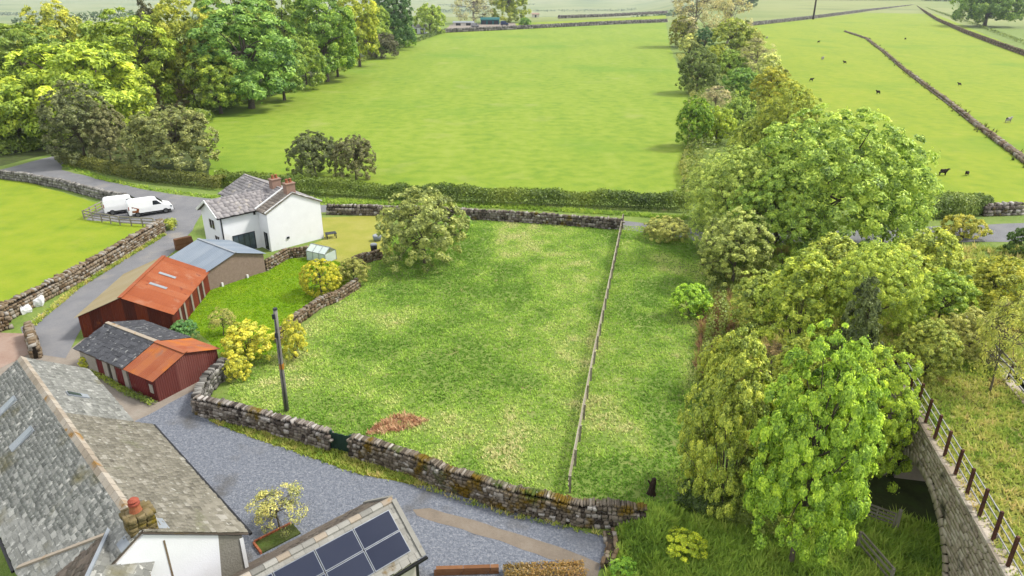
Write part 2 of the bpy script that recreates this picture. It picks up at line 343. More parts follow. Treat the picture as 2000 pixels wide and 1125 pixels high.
M('orange_print', [S(206, 116, 50), S(150, 84, 44), S(226, 170, 110)], 2.2, .5)
M('pole_wood', [S(110, 108, 104, .6), S(150, 147, 142, .6), S(176, 172, 166, .6)], 2.2, .9, .2, 20, stretch=(4, 4, .6))
M('fence_timber', [S(160, 150, 132, 0.55), S(190, 180, 160, 0.55), S(206, 200, 184, 0.55)], 3, .9, .1, 20, tint=.4)
M('grey_timber', [S(140, 132, 118, 0.62), S(168, 160, 146, 0.62), S(190, 184, 172, 0.62)], 3, .9, .1, 20, tint=.4)
M('brown_timber', [S(128, 84, 52), S(166, 114, 74), S(190, 140, 100)], 3, .9, .1, 20, tint=.4)
M('rust_post', [S(82, 50, 40), S(112, 66, 54), S(132, 84, 70)], 4, .85, .1, 20)
M('pale_rail', [S(196, 196, 194), S(216, 216, 214)], 4, .6)
M('green_paint', [S(34, 70, 60), S(52, 92, 78)], 3, .7, tint=.4)
M('sign_orange', [S(226, 150, 50), S(236, 170, 70)], 4, .6)
M('bag_fabric', [S(228, 230, 236, .85), S(242, 243, 246, .88)], 2.5, .8, .3, 9)
M('aluminium', [S(190, 200, 204), S(214, 220, 222)], 4, .4, metal=.3)
M('shed_green', [S(34, 122, 124), S(50, 146, 146)], .3, .6, tint=.3)
M('car_blue', [S(40, 66, 120), S(60, 88, 140)], 2, .35)
M('car_silver', [S(190, 192, 196), S(214, 216, 220)], 2, .35)
M('bark', [S(104, 94, 80), S(138, 126, 110), S(162, 152, 136)], 5, .95, .4, 20)
M('bark_pale', [S(150, 142, 130), S(182, 176, 166)], 5, .95, .4, 20)
M('twig', [S(130, 122, 100), S(164, 154, 130)], 5, .95)
M('twig_pale', [S(170, 158, 144), S(196, 184, 170)], 5, .95)
M('wool_dark', [S(52, 40, 34), S(78, 62, 52)], 8, .95)
M('wool_white', [S(206, 202, 190), S(228, 224, 214)], 8, .95)
M('stump_wood', [S(50, 36, 28), S(84, 62, 46)], 6, .95, .4, 20)
M('far_land', [S(120, 150, 70), S(160, 180, 96), S(186, 196, 120), S(140, 160, 90)], .004, .95, detail=4)
leafmat('leaf', .30, .06); leafmat('leaf_dull', .22, .04); leafmat('grass_blade', .25, .06)
def blademat(name, cols):
    m = bpy.data.materials.new(name); m.use_nodes = True; n = m.node_tree.nodes; l = m.node_tree.links; n.clear()
    out = n.new('ShaderNodeOutputMaterial'); at = n.new('ShaderNodeAttribute'); at.attribute_name = 'tint'
    rp = n.new('ShaderNodeValToRGB'); e = rp.color_ramp.elements; e[0].position = .05; e[0].color = cols[0]; e[1].position = .95; e[1].color = cols[-1]
    for i, c in enumerate(cols[1:-1]): q = e.new(.05+.9*(i+1)/(len(cols)-1)); q.color = c
    l.new(at.outputs['Fac'], rp.inputs[0])
    d = n.new('ShaderNodeBsdfDiffuse'); t = n.new('ShaderNodeBsdfTranslucent'); mxs = n.new('ShaderNodeMixShader'); mxs.inputs[0].default_value = .35
    l.new(rp.outputs[0], d.inputs[0]); l.new(rp.outputs[0], t.inputs[0]); l.new(d.outputs[0], mxs.inputs[1]); l.new(t.outputs[0], mxs.inputs[2]); l.new(mxs.outputs[0], out.inputs[0])
    MATS[name] = m
blademat('blade_meadow', [S(112, 148, 60, 1.18), S(146, 180, 76, 1.18), S(168, 195, 90, 1.18), S(192, 204, 120, 1.18), S(206, 202, 146, 1.18)])
blademat('blade_dry', [S(120, 148, 60, 1.15), S(160, 176, 80, 1.15), S(188, 188, 102, 1.15), S(212, 192, 130, 1.15)])
blademat('blade_lush', [S(116, 146, 62, 1.3), S(146, 172, 70, 1.3), S(176, 190, 90, 1.3)])
blademat('blade_stalk', [S(158, 116, 88, 1.1), S(196, 150, 116, 1.1), S(214, 184, 148, 1.1), S(168, 180, 96, 1.1)])
blademat('blade_lawn', [S(126, 172, 30, .9), S(150, 188, 36, .9), S(176, 200, 60, .9)])
blademat('blade_rush', [S(84, 104, 44, .8), S(120, 134, 60, .8), S(160, 160, 92, .8)])
blademat('blade_bracken', [S(140, 104, 80, 1.0), S(176, 136, 108, 1.0), S(170, 160, 90, 1.0), S(156, 172, 84, 1.0)])

# ================================================================= THE SETTING
def struct(o): o['kind'] = 'structure'; return o
rad = np.concatenate([[0], np.geomspace(6, 12000, 84)]); ang = np.linspace(0, 2*math.pi, 240, endpoint=False)
RR, AA = np.meshgrid(rad, ang, indexing='ij'); X = RR*np.sin(AA); Y = RR*np.cos(AA)
V = np.stack([X, Y, terrain(X, Y)], -1).reshape(-1, 3); na = len(ang)
F = np.array([(i*na+k, i*na+(k+1) % na, (i+1)*na+(k+1) % na, (i+1)*na+k) for i in range(len(rad)-1) for k in range(na)])[:, ::-1]
gm = np_mesh('ground', V, F, smooth=True); gm.materials.append(MATS['rough_grass']); gm.materials.append(MATS['far_land'])
gm.polygons.foreach_set('material_index', (np.repeat(rad[:-1], na) > 520).astype(np.int32))
struct(link('ground', gm))

def dens(pts, step, jit, seed=1):
    rg = random.Random(seed); out = []
    for i in range(len(pts)):
        a, b = Vector(pts[i][:2]), Vector(pts[(i+1) % len(pts)][:2]); L = (b-a).length; n = max(1, int(L/step)); nrm = Vector((-(b-a).y, (b-a).x)).normalized()
        for k in range(n):
            p = a.lerp(b, k/n); j = 0 if k == 0 else (rg.random()-.5)*2*jit
            out.append(p+nrm*j)
    return out
def sheet(name, pts, z, mat, step=1.0, jit=.1, seed=1):
    P = dens(pts, step, jit, seed); tri = geometry.tessellate_polygon([[Vector((p.x, p.y, 0)) for p in P]])
    me = bpy.data.meshes.new(name); me.from_pydata([(p.x, p.y, z) for p in P], [], [tuple(t) for t in tri]); me.update()
    bm = bmesh.new(); bm.from_mesh(me); bmesh.ops.recalc_face_normals(bm, faces=bm.faces)
    if sum(f.normal.z for f in bm.faces) < 0: bmesh.ops.reverse_faces(bm, faces=bm.faces)
    bm.to_mesh(me); bm.free()
    return struct(link(name, me, mat))
def px(*uv): return [G(u, v) for u, v in uv]
PASTURE = px((415, 362), (395, 215), (600, 157), (730, 107), (800, 80), (862, 63), (1000, 57), (1300, 45), (1312, 100), (1362, 230), (1372, 392), (1000, 388), (760, 372))
sheet('pasture', PASTURE, .02, 'pasture', 3, .4)
sheet('sheep_field', px((1455, 52), (1600, 36), (1790, 12), (2150, 160), (2300, 240), (2200, 420), (1780, 402), (1500, 402), (1420, 300)), .02, 'pasture_dry', 3, .4)
sheet('far_meadow', px((870, 52), (1120, 40), (1300, 30), (1302, 38), (1120, 47), (880, 58)), .05, 'pasture_dry', 5, .5)
LFIELD = px((-300, 330), (0, 350), (60, 358), (205, 400), (165, 428), (300, 438), (322, 450), (150, 543), (0, 612), (-200, 700))
sheet('left_field', LFIELD, .012, 'pasture_dry', 1.5, .15)
LAWN = px((400, 560), (525, 530), (560, 505), (625, 505), (700, 520), (663, 578), (585, 622), (540, 690), (470, 715), (432, 690), (380, 640), (345, 648), (385, 592))
sheet('lawn', LAWN, .012, 'lawn', .8, .08)
sheet('back_lawn', px((560, 495), (632, 468), (622, 425), (760, 420), (770, 500), (700, 512), (640, 512)), .008, 'lawn_straw', .8, .08)
# lane and farm road
LANE = px((-200, 330), (0, 332), (60, 316), (105, 305), (125, 318), (120, 332), (200, 352), (290, 372), (372, 384), (500, 398), (640, 401), (760, 404), (930, 410), (1215, 431), (1360, 448), (1600, 452), (2200, 428),
          (2200, 470), (1600, 476), (1350, 470), (1205, 447), (930, 424), (740, 416), (640, 415), (400, 412), (362, 470), (330, 500), (250, 560), (160, 640), (128, 700), (60, 690), (40, 640), (150, 562), (240, 500), (320, 455), (345, 440), (300, 438), (168, 430), (205, 405), (195, 385), (60, 348), (0, 345), (-200, 345))
sheet('road', LANE, .016, 'tarmac', 1.5, .12)
YARD = px((125, 690), (165, 660), (160, 640), (330, 655), (350, 700), (430, 720), (440, 745), (310, 815), (250, 850), (0, 900), (-100, 760), (60, 690))
sheet('yard', YARD, .008, 'concrete', 1, .08)
sheet('terrace', px((-100, 640), (0, 650), (55, 652), (60, 690), (0, 720), (-120, 760)), .024, 'pink_paving', 1, .03)
GRAVEL = px((265, 822), (310, 800), (375, 765), (400, 775), (392, 800), (420, 826), (520, 862), (600, 888), (700, 925), (800, 945), (858, 950), (900, 968), (1050, 1010), (1130, 1035), (1188, 1048), (1185, 1090), (1160, 1140), (1100, 1200), (300, 1200), (200, 900))
sheet('gravel_drive', GRAVEL, .020, 'gravel', .7, .07)
sheet('dirt_track', px((806, 996), (840, 993), (900, 1010), (1000, 1040), (1090, 1068), (1172, 1102), (1165, 1140), (1120, 1108), (1000, 1066), (880, 1028), (815, 1008)), .026, 'track_dirt', .6, .06)
sheet('verge', px((392, 800), (400, 790), (520, 832), (650, 872), (800, 918), (860, 945), (855, 952), (800, 947), (700, 927), (600, 890), (520, 864), (420, 828)), .028, 'verge_grass', .5, .1)
sheet('bare_patch', px((712, 850), (745, 820), (790, 806), (835, 822), (800, 838), (750, 845)), .010, 'bare_earth', .3, .15)
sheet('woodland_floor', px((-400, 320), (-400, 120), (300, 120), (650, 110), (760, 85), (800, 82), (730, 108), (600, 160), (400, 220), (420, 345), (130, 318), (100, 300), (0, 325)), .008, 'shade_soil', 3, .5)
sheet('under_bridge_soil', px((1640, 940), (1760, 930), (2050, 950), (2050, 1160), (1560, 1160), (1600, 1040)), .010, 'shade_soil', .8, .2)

# ---- railway embankment beyond the bridge, and the deck on top
ys = np.linspace(32.4, 72, 50); xs = np.linspace(-14, 14, 45)
V = []; 
for y in ys:
    for k in xs:
        x = emb_x(y)+3.3+k; z = float(np.clip(emb_h(y)-max(0, abs(k)-3.4)/1.5, -.3, None)); V.append((x, y, z+.12*(fbm(x*.7, y*.7)-.5)*(z > 0)))
nx = len(xs); F = [(i*nx+j, i*nx+j+1, (i+1)*nx+j+1, (i+1)*nx+j) for i in range(len(ys)-1) for j in range(nx-1)]
struct(link('embankment', np_mesh('embankment', V, np.array(F), smooth=True), 'dry_grass'))
ys = np.linspace(14, 32.6, 24); xs = np.linspace(0.55, 6.05, 12); V = []
for y in ys:
    for k in xs: V.append((emb_x(y)+k, y, 5.02+.06*(fbm(k+y*.7, y*.7)-.5)))
nx = len(xs); F = [(i*nx+j, i*nx+j+1, (i+1)*nx+j+1, (i+1)*nx+j) for i in range(len(ys)-1) for j in range(nx-1)]
struct(link('bridge_track', np_mesh('bridge_track', V, np.array(F), smooth=True), 'dry_grass'))
# low bank beside the end of the drive
V = []; bx, by = G(1268, 1045)[:2]; BANKC = (bx, by)
for i in range(14):
    for j in range(18):
        x = bx-1.6+3.2*i/13; y = by-2.4+4.8*j/17; d = math.hypot((x-bx)/1.5, (y-by)/2.3); V.append((x, y, .75*max(0, 1-d*d)*(0.8+.4*fbm(x*2, y*2))-.03))
F = [(i*18+j, (i+1)*18+j, (i+1)*18+j+1, i*18+j+1) for i in range(13) for j in range(17)]
struct(link('bank', np_mesh('bank', V, np.array(F), smooth=True), 'verge_grass'))

# ---- grass that nobody could count
def inpoly(x, y, P):
    ins = np.zeros(len(x), bool); n = len(P); j = n-1
    for i in range(n):
        xi, yi, xj, yj = P[i][0], P[i][1], P[j][0], P[j][1]
        c = ((yi > y) != (yj > y)) & (x < (xj-xi)*(y-yi)/((yj-yi) or 1e-9)+xi); ins ^= c; j = i
    return ins
def grass(name, label, P, n, h, mat, zf=None, seed=0, nb=4, w=.045, patch=.35, bias=0.0, cat='grass', z0=0.0, hole=False, amp=1.1):
    rg = np.random.default_rng(seed); A = np.array([p[:2] for p in P]); lo, hi = A.min(0), A.max(0)
    x = rg.uniform(lo[0], hi[0], n*4); y = rg.uniform(lo[1], hi[1], n*4); k = inpoly(x, y, A); k &= ~(inpoly(x, y, HOLE) & (rg.random(len(x)) < .75)) if hole else True; x, y = x[k][:n], y[k][:n]; n = len(x)
    z = zf(x, y) if zf else np.full(n, z0)
    pn = fbm(x*patch, y*patch); pm = fbm(x*patch*4+31, y*patch*4+17)
    base = np.clip(.42+(pn-.5)*amp+(pm-.5)*.9+bias+rg.normal(0, .08, n), 0, 1); hh = h*(.5+rg.random(n))*(.55+.9*pm)
    a = rg.uniform(0, 2*math.pi, (n, nb)); lean = rg.uniform(.35, 1.1, (n, nb)); ox = rg.normal(0, .06, (n, nb)); oy = rg.normal(0, .06, (n, nb))
    dx, dy = np.cos(a), np.sin(a); bx = x[:, None]+ox; by = y[:, None]+oy; H = hh[:, None]*rg.uniform(.7, 1.2, (n, nb)); ww = w*(.7+.6*rg.random((n, nb)))
    v0 = np.stack([bx-dy*ww, by+dx*ww, z[:, None]+0*bx], -1); v1 = np.stack([bx+dy*ww, by-dx*ww, z[:, None]+0*bx], -1)
    v2 = np.stack([bx+dx*H*lean, by+dy*H*lean, z[:, None]+H], -1)
    V = np.stack([v0, v1, v2], 2).reshape(-1, 3); F = np.arange(len(V)).reshape(-1, 3)
    t = np.clip(np.repeat(base, nb)+rg.normal(0, .09, n*nb), 0, 1)
    o = link(name, np_mesh(name, V, F, t), mat); return tag(o, label, cat, kind='stuff')
HOLE = np.array([p[:2] for p in px((712, 850), (745, 822), (790, 808), (838, 822), (800, 838), (750, 848))])
PADDOCK = px((440, 770), (475, 725), (590, 640), (665, 585), (705, 522), (745, 505), (770, 440), (930, 430), (1215, 440), (1345, 450), (1400, 590), (1420, 700), (1400, 1010), (1260, 1014), (1130, 1002), (1000, 970), (870, 928), (690, 866), (620, 846), (520, 820))
bx, by = BANKC
grass('paddock_grass', 'rough tufted green grass covering the walled paddock', PADDOCK, 62000, .09, 'blade_meadow', seed=1, w=.05, bias=-.03, patch=.2, hole=True, amp=1.6)
grass('verge_tufts', 'olive and green grass tufts along the drive side of the stone wall', px((392, 800), (400, 790), (520, 832), (650, 872), (800, 918), (860, 945), (855, 952), (700, 927), (520, 864), (420, 828)), 3500, .14, 'blade_dry', seed=2, w=.04, patch=1.2)
BR = [(emb_x(15)+.12, 15), (emb_x(15)+6, 15), (emb_x(33)+6, 33), (emb_x(66)+6, 66), (emb_x(66)+.3, 66), (emb_x(33)+.3, 33)]
grass('track_grass', 'dry yellow and green grass on the old railway track', BR, 16000, .15, 'blade_dry', zf=lambda x, y: np.where(y < 33, 5.05, emb(x, y))-.01, seed=3, w=.05, patch=.6)
grass('bank_grass', 'tall lush weeds and grass on the rough ground below the near trees', px((1200, 1040), (1270, 1000), (1345, 985), (1400, 930), (1560, 930), (1650, 1000), (1640, 1160), (1180, 1160), (1195, 1090)), 12000, .28, 'blade_lush', seed=4, w=.06, patch=.7, zf=lambda x, y: np.clip(.75*(1-((x-bx)/1.5)**2-((y-by)/2.3)**2), 0, None)*.9)
grass('bracken', 'reddish brown dead bracken along the paddock edge under the trees', px((1372, 610), (1420, 570), (1440, 620), (1420, 720), (1380, 760), (1362, 720)), 2600, .45, 'blade_bracken', seed=5, w=.07, patch=.7, nb=5)
grass('dead_stalks', 'reddish brown dead stalks on a bare patch inside the drive wall', px((712, 850), (745, 822), (790, 808), (838, 822), (800, 838), (750, 848)), 420, .16, 'blade_stalk', seed=14, w=.05, patch=2)
grass('lawn_grass', 'short bright mown grass of the garden lawn', LAWN, 11000, .05, 'blade_lawn', seed=15, w=.04, patch=.9, z0=.012)
grass('nettles', 'green weeds on the shady ground before the bridge arch', px((1660, 1030), (1760, 1010), (1830, 1040), (1840, 1150), (1640, 1150)), 2600, .34, 'blade_lush', seed=16, w=.06, patch=.9)
RW = px((1650, 62), (1692, 76), (1730, 105), (1760, 132), (1800, 163), (1850, 200), (1900, 240), (1950, 278), (2020, 330))
grass('rushes', 'dark rush tufts growing along the tumbled stone line', [(p.x-1.6, p.y) for p in RW]+[(p.x+1.8, p.y) for p in RW[::-1]], 1500, .5, 'blade_rush', seed=17, w=.16, patch=.06)
def strip(pts, w):
    P = [Vector(p[:2]) for p in pts]; N = []
    for i in range(len(P)): d = (P[min(i+1, len(P)-1)]-P[max(i-1, 0)]).normalized(); N.append(Vector((-d.y, d.x))*w/2)
    return [tuple(p+n) for p, n in zip(P, N)]+[tuple(p-n) for p, n in zip(P[::-1], N[::-1])]
grass('lane_verge_grass', 'ragged grass spilling over the north edge of the lane', strip(px((125, 322), (200, 349), (290, 369), (372, 380), (500, 395), (640, 398), (760, 401)), 1.1), 3600, .2, 'blade_lush', seed=18, w=.07, patch=.8)
grass('road_edge_grass', 'thin dry grass along the foot of the left field wall', strip(px((60, 638), (150, 563), (240, 507), (322, 458)), .55), 1300, .16, 'blade_dry', seed=19, w=.05, patch=1)
grass('barn_edge_grass', 'straggling grass where the rusty barn meets the road', strip(px((340, 498), (300, 528), (250, 562), (170, 640)), .5), 700, .14, 'blade_dry', seed=20, w=.05, patch=1)
grass('wall_foot_weeds', 'weeds growing at the drive side foot of the mossy wall', strip(px((700, 905), (800, 940), (870, 966), (1000, 1006), (1130, 1034), (1190, 1046)), .35), 900, .14, 'blade_dry', seed=21, w=.04, patch=1)
grass('slope_undergrowth', 'mixed green and straw undergrowth on the embankment slope', [(emb_x(34)-8, 34), (emb_x(34)+.3, 34), (emb_x(66)+.3, 66), (emb_x(66)-8, 66)], 12000, .42, 'blade_dry', zf=lambda x, y: np.maximum(emb(x, y), 0)-.03, seed=6, w=.08, patch=.5)
grass('field_edge_grass', 'longer dark green grass strip at the foot of the road hedge', px((430, 385), (600, 396), (760, 400), (1000, 408), (1345, 430), (1345, 424), (1000, 400), (600, 388), (430, 374)), 6000, .22, 'blade_lush', seed=7, w=.09, patch=.4)
grass('gorse_floor', 'rough grass between the shrubs on the right bank', [(emb_x(34)+6.5, 34), (60, 34), (60, 66), (emb_x(66)+6.5, 66)], 12000, .4, 'blade_dry', seed=8, w=.09, patch=.4, zf=lambda x, y: np.maximum(emb(x, y), 0)-.03)

# ================================================================= VEGETATION
def leaf_arrays(P, N, L, rg, aspect=.62, quad=False):
    n = len(P); r = rg.normal(size=(n, 3)); ax = np.cross(N, r); ax /= np.linalg.norm(ax, axis=1)[:, None]+1e-9; sd = np.cross(N, ax)
    L = L*(.6+.8*rg.random(n)); l = L[:, None]; fold = N*l*.18
    if not quad: return np.stack([P-ax*l+sd*l*aspect*.9, P-ax*l*.8-sd*l*aspect*.9, P+ax*l*1.1-fold], 1).reshape(-1, 3), np.arange(n*3).reshape(-1, 3)
    V = np.stack([P-ax*l, P+sd*l*aspect+fold, P+ax*l-fold, P-sd*l*aspect+fold], 1).reshape(-1, 3)
    return V, np.arange(n*4).reshape(-1, 4)
def crown_mesh(name, seed, kind, n, leaf, nl, lr, asp):
    """a crown of unit radius and height asp, built of many rounded lobes of leaves"""
    rg = np.random.default_rng(seed); C = []; hz = .5*asp; zc = .5*asp
    if kind == 'broad': hz, zc = .46*asp, .54*asp
    lz = min(lr, hz*.6)
    k = 0
    while len(C) < nl:
        d = rg.normal(size=3); d /= np.linalg.norm(d); r = rg.random()**(.05 if kind == 'ball' else .30); k += 1
        if kind in ('dome', 'bush', 'upright', 'ball') and rg.random() < .35: d[2] = abs(d[2])
        
        p = d*r
        fl = {'dome': .95, 'bush': .9, 'upright': .7, 'ball': .45, 'broad': .8, 'cone': .6}[kind]
        if p[2] < 0: q = 1/math.sqrt(max(.08, 1-d[2]**2)); p[:2] *= 1+(min(q, 2.2)-1)*fl
        s = {'cone': 1.0-.70*(p[2]*.5+.5), 'upright': 1-.50*max(0, p[2]), 'bush': 1-.12*p[2]}.get(kind, 1)
        wob = .84+.32*vnoise(math.atan2(p[1], p[0])*1.6+seed*3+20, p[2]*2+seed+20)
        if kind == 'ball': wob = 1
        C.append((p[0]*(1-lr*.8)*s*wob, p[1]*(1-lr*.8)*s*wob, zc+p[2]*(hz-lz*.8)*(.9+.1*wob)))
    C = np.array(C); rad = lr*(.6+.75*rg.random(nl))
    pr = rad**2; li = rg.choice(nl, n, p=pr/pr.sum()); out = (C-np.array([0, 0, zc]))/np.array([1, 1, hz]); out /= np.linalg.norm(out, axis=1)[:, None]+1e-6
    d = rg.normal(size=(n, 3)); d /= np.linalg.norm(d, axis=1)[:, None]; d = d+out[li]*.85+np.array([0, 0, .4]); d /= np.linalg.norm(d, axis=1)[:, None]
    sh = {'broad': .82, 'dome': .68, 'upright': .5, 'cone': .65, 'bush': .6, 'ball': .9}[kind]
    r = rad[li]*(sh+(1.08-sh)*rg.random(n)); zs = {'upright': 1.15, 'broad': .8, 'cone': 1.2}.get(kind, .85)
    P = C[li]+d*r[:, None]*np.array([1, 1, zs*lz/lr])
    stray = rg.random(n) < (.02 if kind == 'ball' else .08); P[stray] += rg.normal(0, lr*.35, (stray.sum(), 3))
    P[:, 2] = np.abs(P[:, 2]-.02)+.02
    N = d+np.array([0, 0, .35])+rg.normal(size=(n, 3))*.42; N /= np.linalg.norm(N, axis=1)[:, None]
    V, F = leaf_arrays(P, N, leaf, rg, quad=n > 55000 and kind in ('broad', 'upright'))
    lt = rg.normal(0, .15, nl); t = np.clip(.5+lt[li]+rg.normal(0, .19, n), 0, 1)
    return np_mesh(name, V, F, t), C, rad
def trunk_mesh(name, seed, kind, C, rad, asp, twigs=0, r0=.05):
    rg = np.random.default_rng(seed+50); m = MB()
    def limb(p, q, ra, rb, n=5):
        p = np.array(p, float); q = np.array(q, float); mid = (p+q)/2+rg.normal(0, .03, 3)+np.array([0, 0, .04]); m.tube([p, mid, q], [ra, (ra+rb)/2, rb], n)
    multi = kind in ('bush', 'upright')
    top = np.array([rg.normal(0, .03), rg.normal(0, .03), .6*asp]); fork = np.array([rg.normal(0, .015), rg.normal(0, .015), .24*asp])
    if not multi: m.tube([(0, 0, -.02), (rg.normal(0, .01), 0, .1*asp), fork, top], [r0*1.35, r0, r0*.85, r0*.45], 8)
    idx = rg.choice(len(C), min(len(C), 26), replace=False)
    for i in idx:
        s = fork+(top-fork)*rg.random()*.9 if not multi else np.array([0, 0, -.01])
        limb(s, C[i], r0*(.40 if not multi else .45), r0*.12)
    for _ in range(twigs):
        i = idx[rg.integers(0, len(idx))]; d = rg.normal(size=3); d /= np.linalg.norm(d); d[2] = abs(d[2])*.6
        p = C[i]; m.tube([p, p+d*rad[i]*1.6], [.006, .002], 3, cap=False)
    return m.mesh(name)
def leafcol(c, k):                                     # leaves bounce light among themselves, so their own colour is paler and yellower than the crown looks
    L = .3*c[0]+.6*c[1]+.1*c[2]; q = [x*.80+L*.20 for x in c]; return S(q[0]*1.01, min(255, q[1]*1.03), q[2]*.78, k*1.08*1.10/GK)
KINDS = {}; _km = {}; _kc = {}
def kind(key, *a, **k): KINDS[key] = (a, k)
def kind_mesh(key, asp):
    (shape, n, leaf, nl, lr, seeds), kw = KINDS[key]; bins = (.75, 1.15, 1.7, 2.5); q = min(bins, key=lambda x: abs(math.log(x/asp)))
    c = _kc.get((key, q), 0); _kc[(key, q)] = c+1; sd = seeds[c % len(seeds)]; kk = (key, q, sd)
    if kk not in _km:
        f = (q/1.6)**.6; cm, C, rad = crown_mesh('crown', sd, shape, int(n*f), leaf, int(nl*f), lr, q); cm.materials.append(MATS[kw.get('lm', 'leaf')])
        tm = trunk_mesh('trunk', sd, shape, C, rad, q, kw.get('twigs', 0), kw.get('r0', .05)); tm.materials.append(MATS[kw.get('bark', 'bark')]); _km[kk] = (cm, tm)
    return _km[kk], q
kind('syc_near', 'broad', 80000, .019, 420, .080, (11, 12), r0=.04)
kind('upr_near', 'upright', 60000, .019, 520, .070, (13, 14), twigs=60, r0=.03)
kind('dome_mid', 'dome', 56000, .018, 900, .062, (15, 16, 17), twigs=60, r0=.035)
kind('broad_far', 'broad', 19000, .034, 190, .13, (21, 22, 23), r0=.05)
kind('dome_far', 'dome', 13000, .040, 200, .115, (24, 25), r0=.04)
kind('loose', 'dome', 24000, .028, 380, .09, (31, 32), twigs=380, r0=.04, bark='twig', lm='leaf_dull')
kind('sparse', 'dome', 2600, .036, 40, .24, (34, 35), twigs=420, r0=.035, bark='twig')
kind('bare', 'dome', 5000, .030, 120, .15, (36, 37), twigs=900, r0=.04, bark='twig_pale', lm='leaf_dull')
kind('upr_mid', 'upright', 20000, .031, 320, .085, (41, 42), twigs=90, r0=.03)
kind('cone', 'cone', 13000, .036, 160, .11, (51, 52), r0=.05, lm='leaf_dull')
kind('bush', 'bush', 9000, .044, 150, .13, (61, 62), twigs=30, r0=.03)
kind('ball', 'ball', 20000, .03, 300, .09, (71,), r0=.05)
def tree(name, u, vb, vt, w, kd, col, label, cat='tree', group=None, rot=None, k=.85, part='crown', z=None):
    """the crown's outline is known from above: its width, its top and its lowest edge; solve for height and foot"""
    P = GL(u, vb); h = 4.0; zb = P.z
    for _ in range(16):
        zb = .6*zb+.4*land(P.x, P.y) if z is None else z; Pc = Vector((P.x, P.y, zb+h/2)); dep = depth_of(Pc); r = .5*w*dep/FPX; th = math.atan2(CAM_H-Pc.z, Pc.y); E = (vb-vt)*dep/FPX
        h = 2/math.cos(th)*math.sqrt(max((E/2)**2-(r*math.sin(th))**2, (.3*E)**2)); P = G(u, (vb+vt)/2, zb+h/2)
    zb = land(P.x, P.y) if z is None else z
    if vb < 235:                                          # far off, seen almost from the side
        P = GL(u, vb); zb = P.z; h = max(.4, Zat(u, vt, P.y)-zb); r = .5*w*depth_of(P)/FPX
    (cm, tm), q = kind_mesh(kd, h/r); e = empty(name, (P.x, P.y, zb-.03), label, cat, group); a = rot if rot is not None else random.uniform(0, 6.28)
    for nm, me in (('trunk', tm), (part, cm)):
        o = bpy.data.objects.new(nm if not (nm == 'trunk' and part == 'foliage') else 'stem', me); COL.objects.link(o); o.parent = e; o.scale = (r, r*random.uniform(.94, 1.06), h/q); o.rotation_euler = (0, 0, a)
        if me is cm: o.color = leafcol(col, k*(1.3 if kd in ('loose', 'bare') else 1.2))
    return e
WD = 'trees of the wood beside the lane'; HR = 'trees and shrubs along the old railway line'
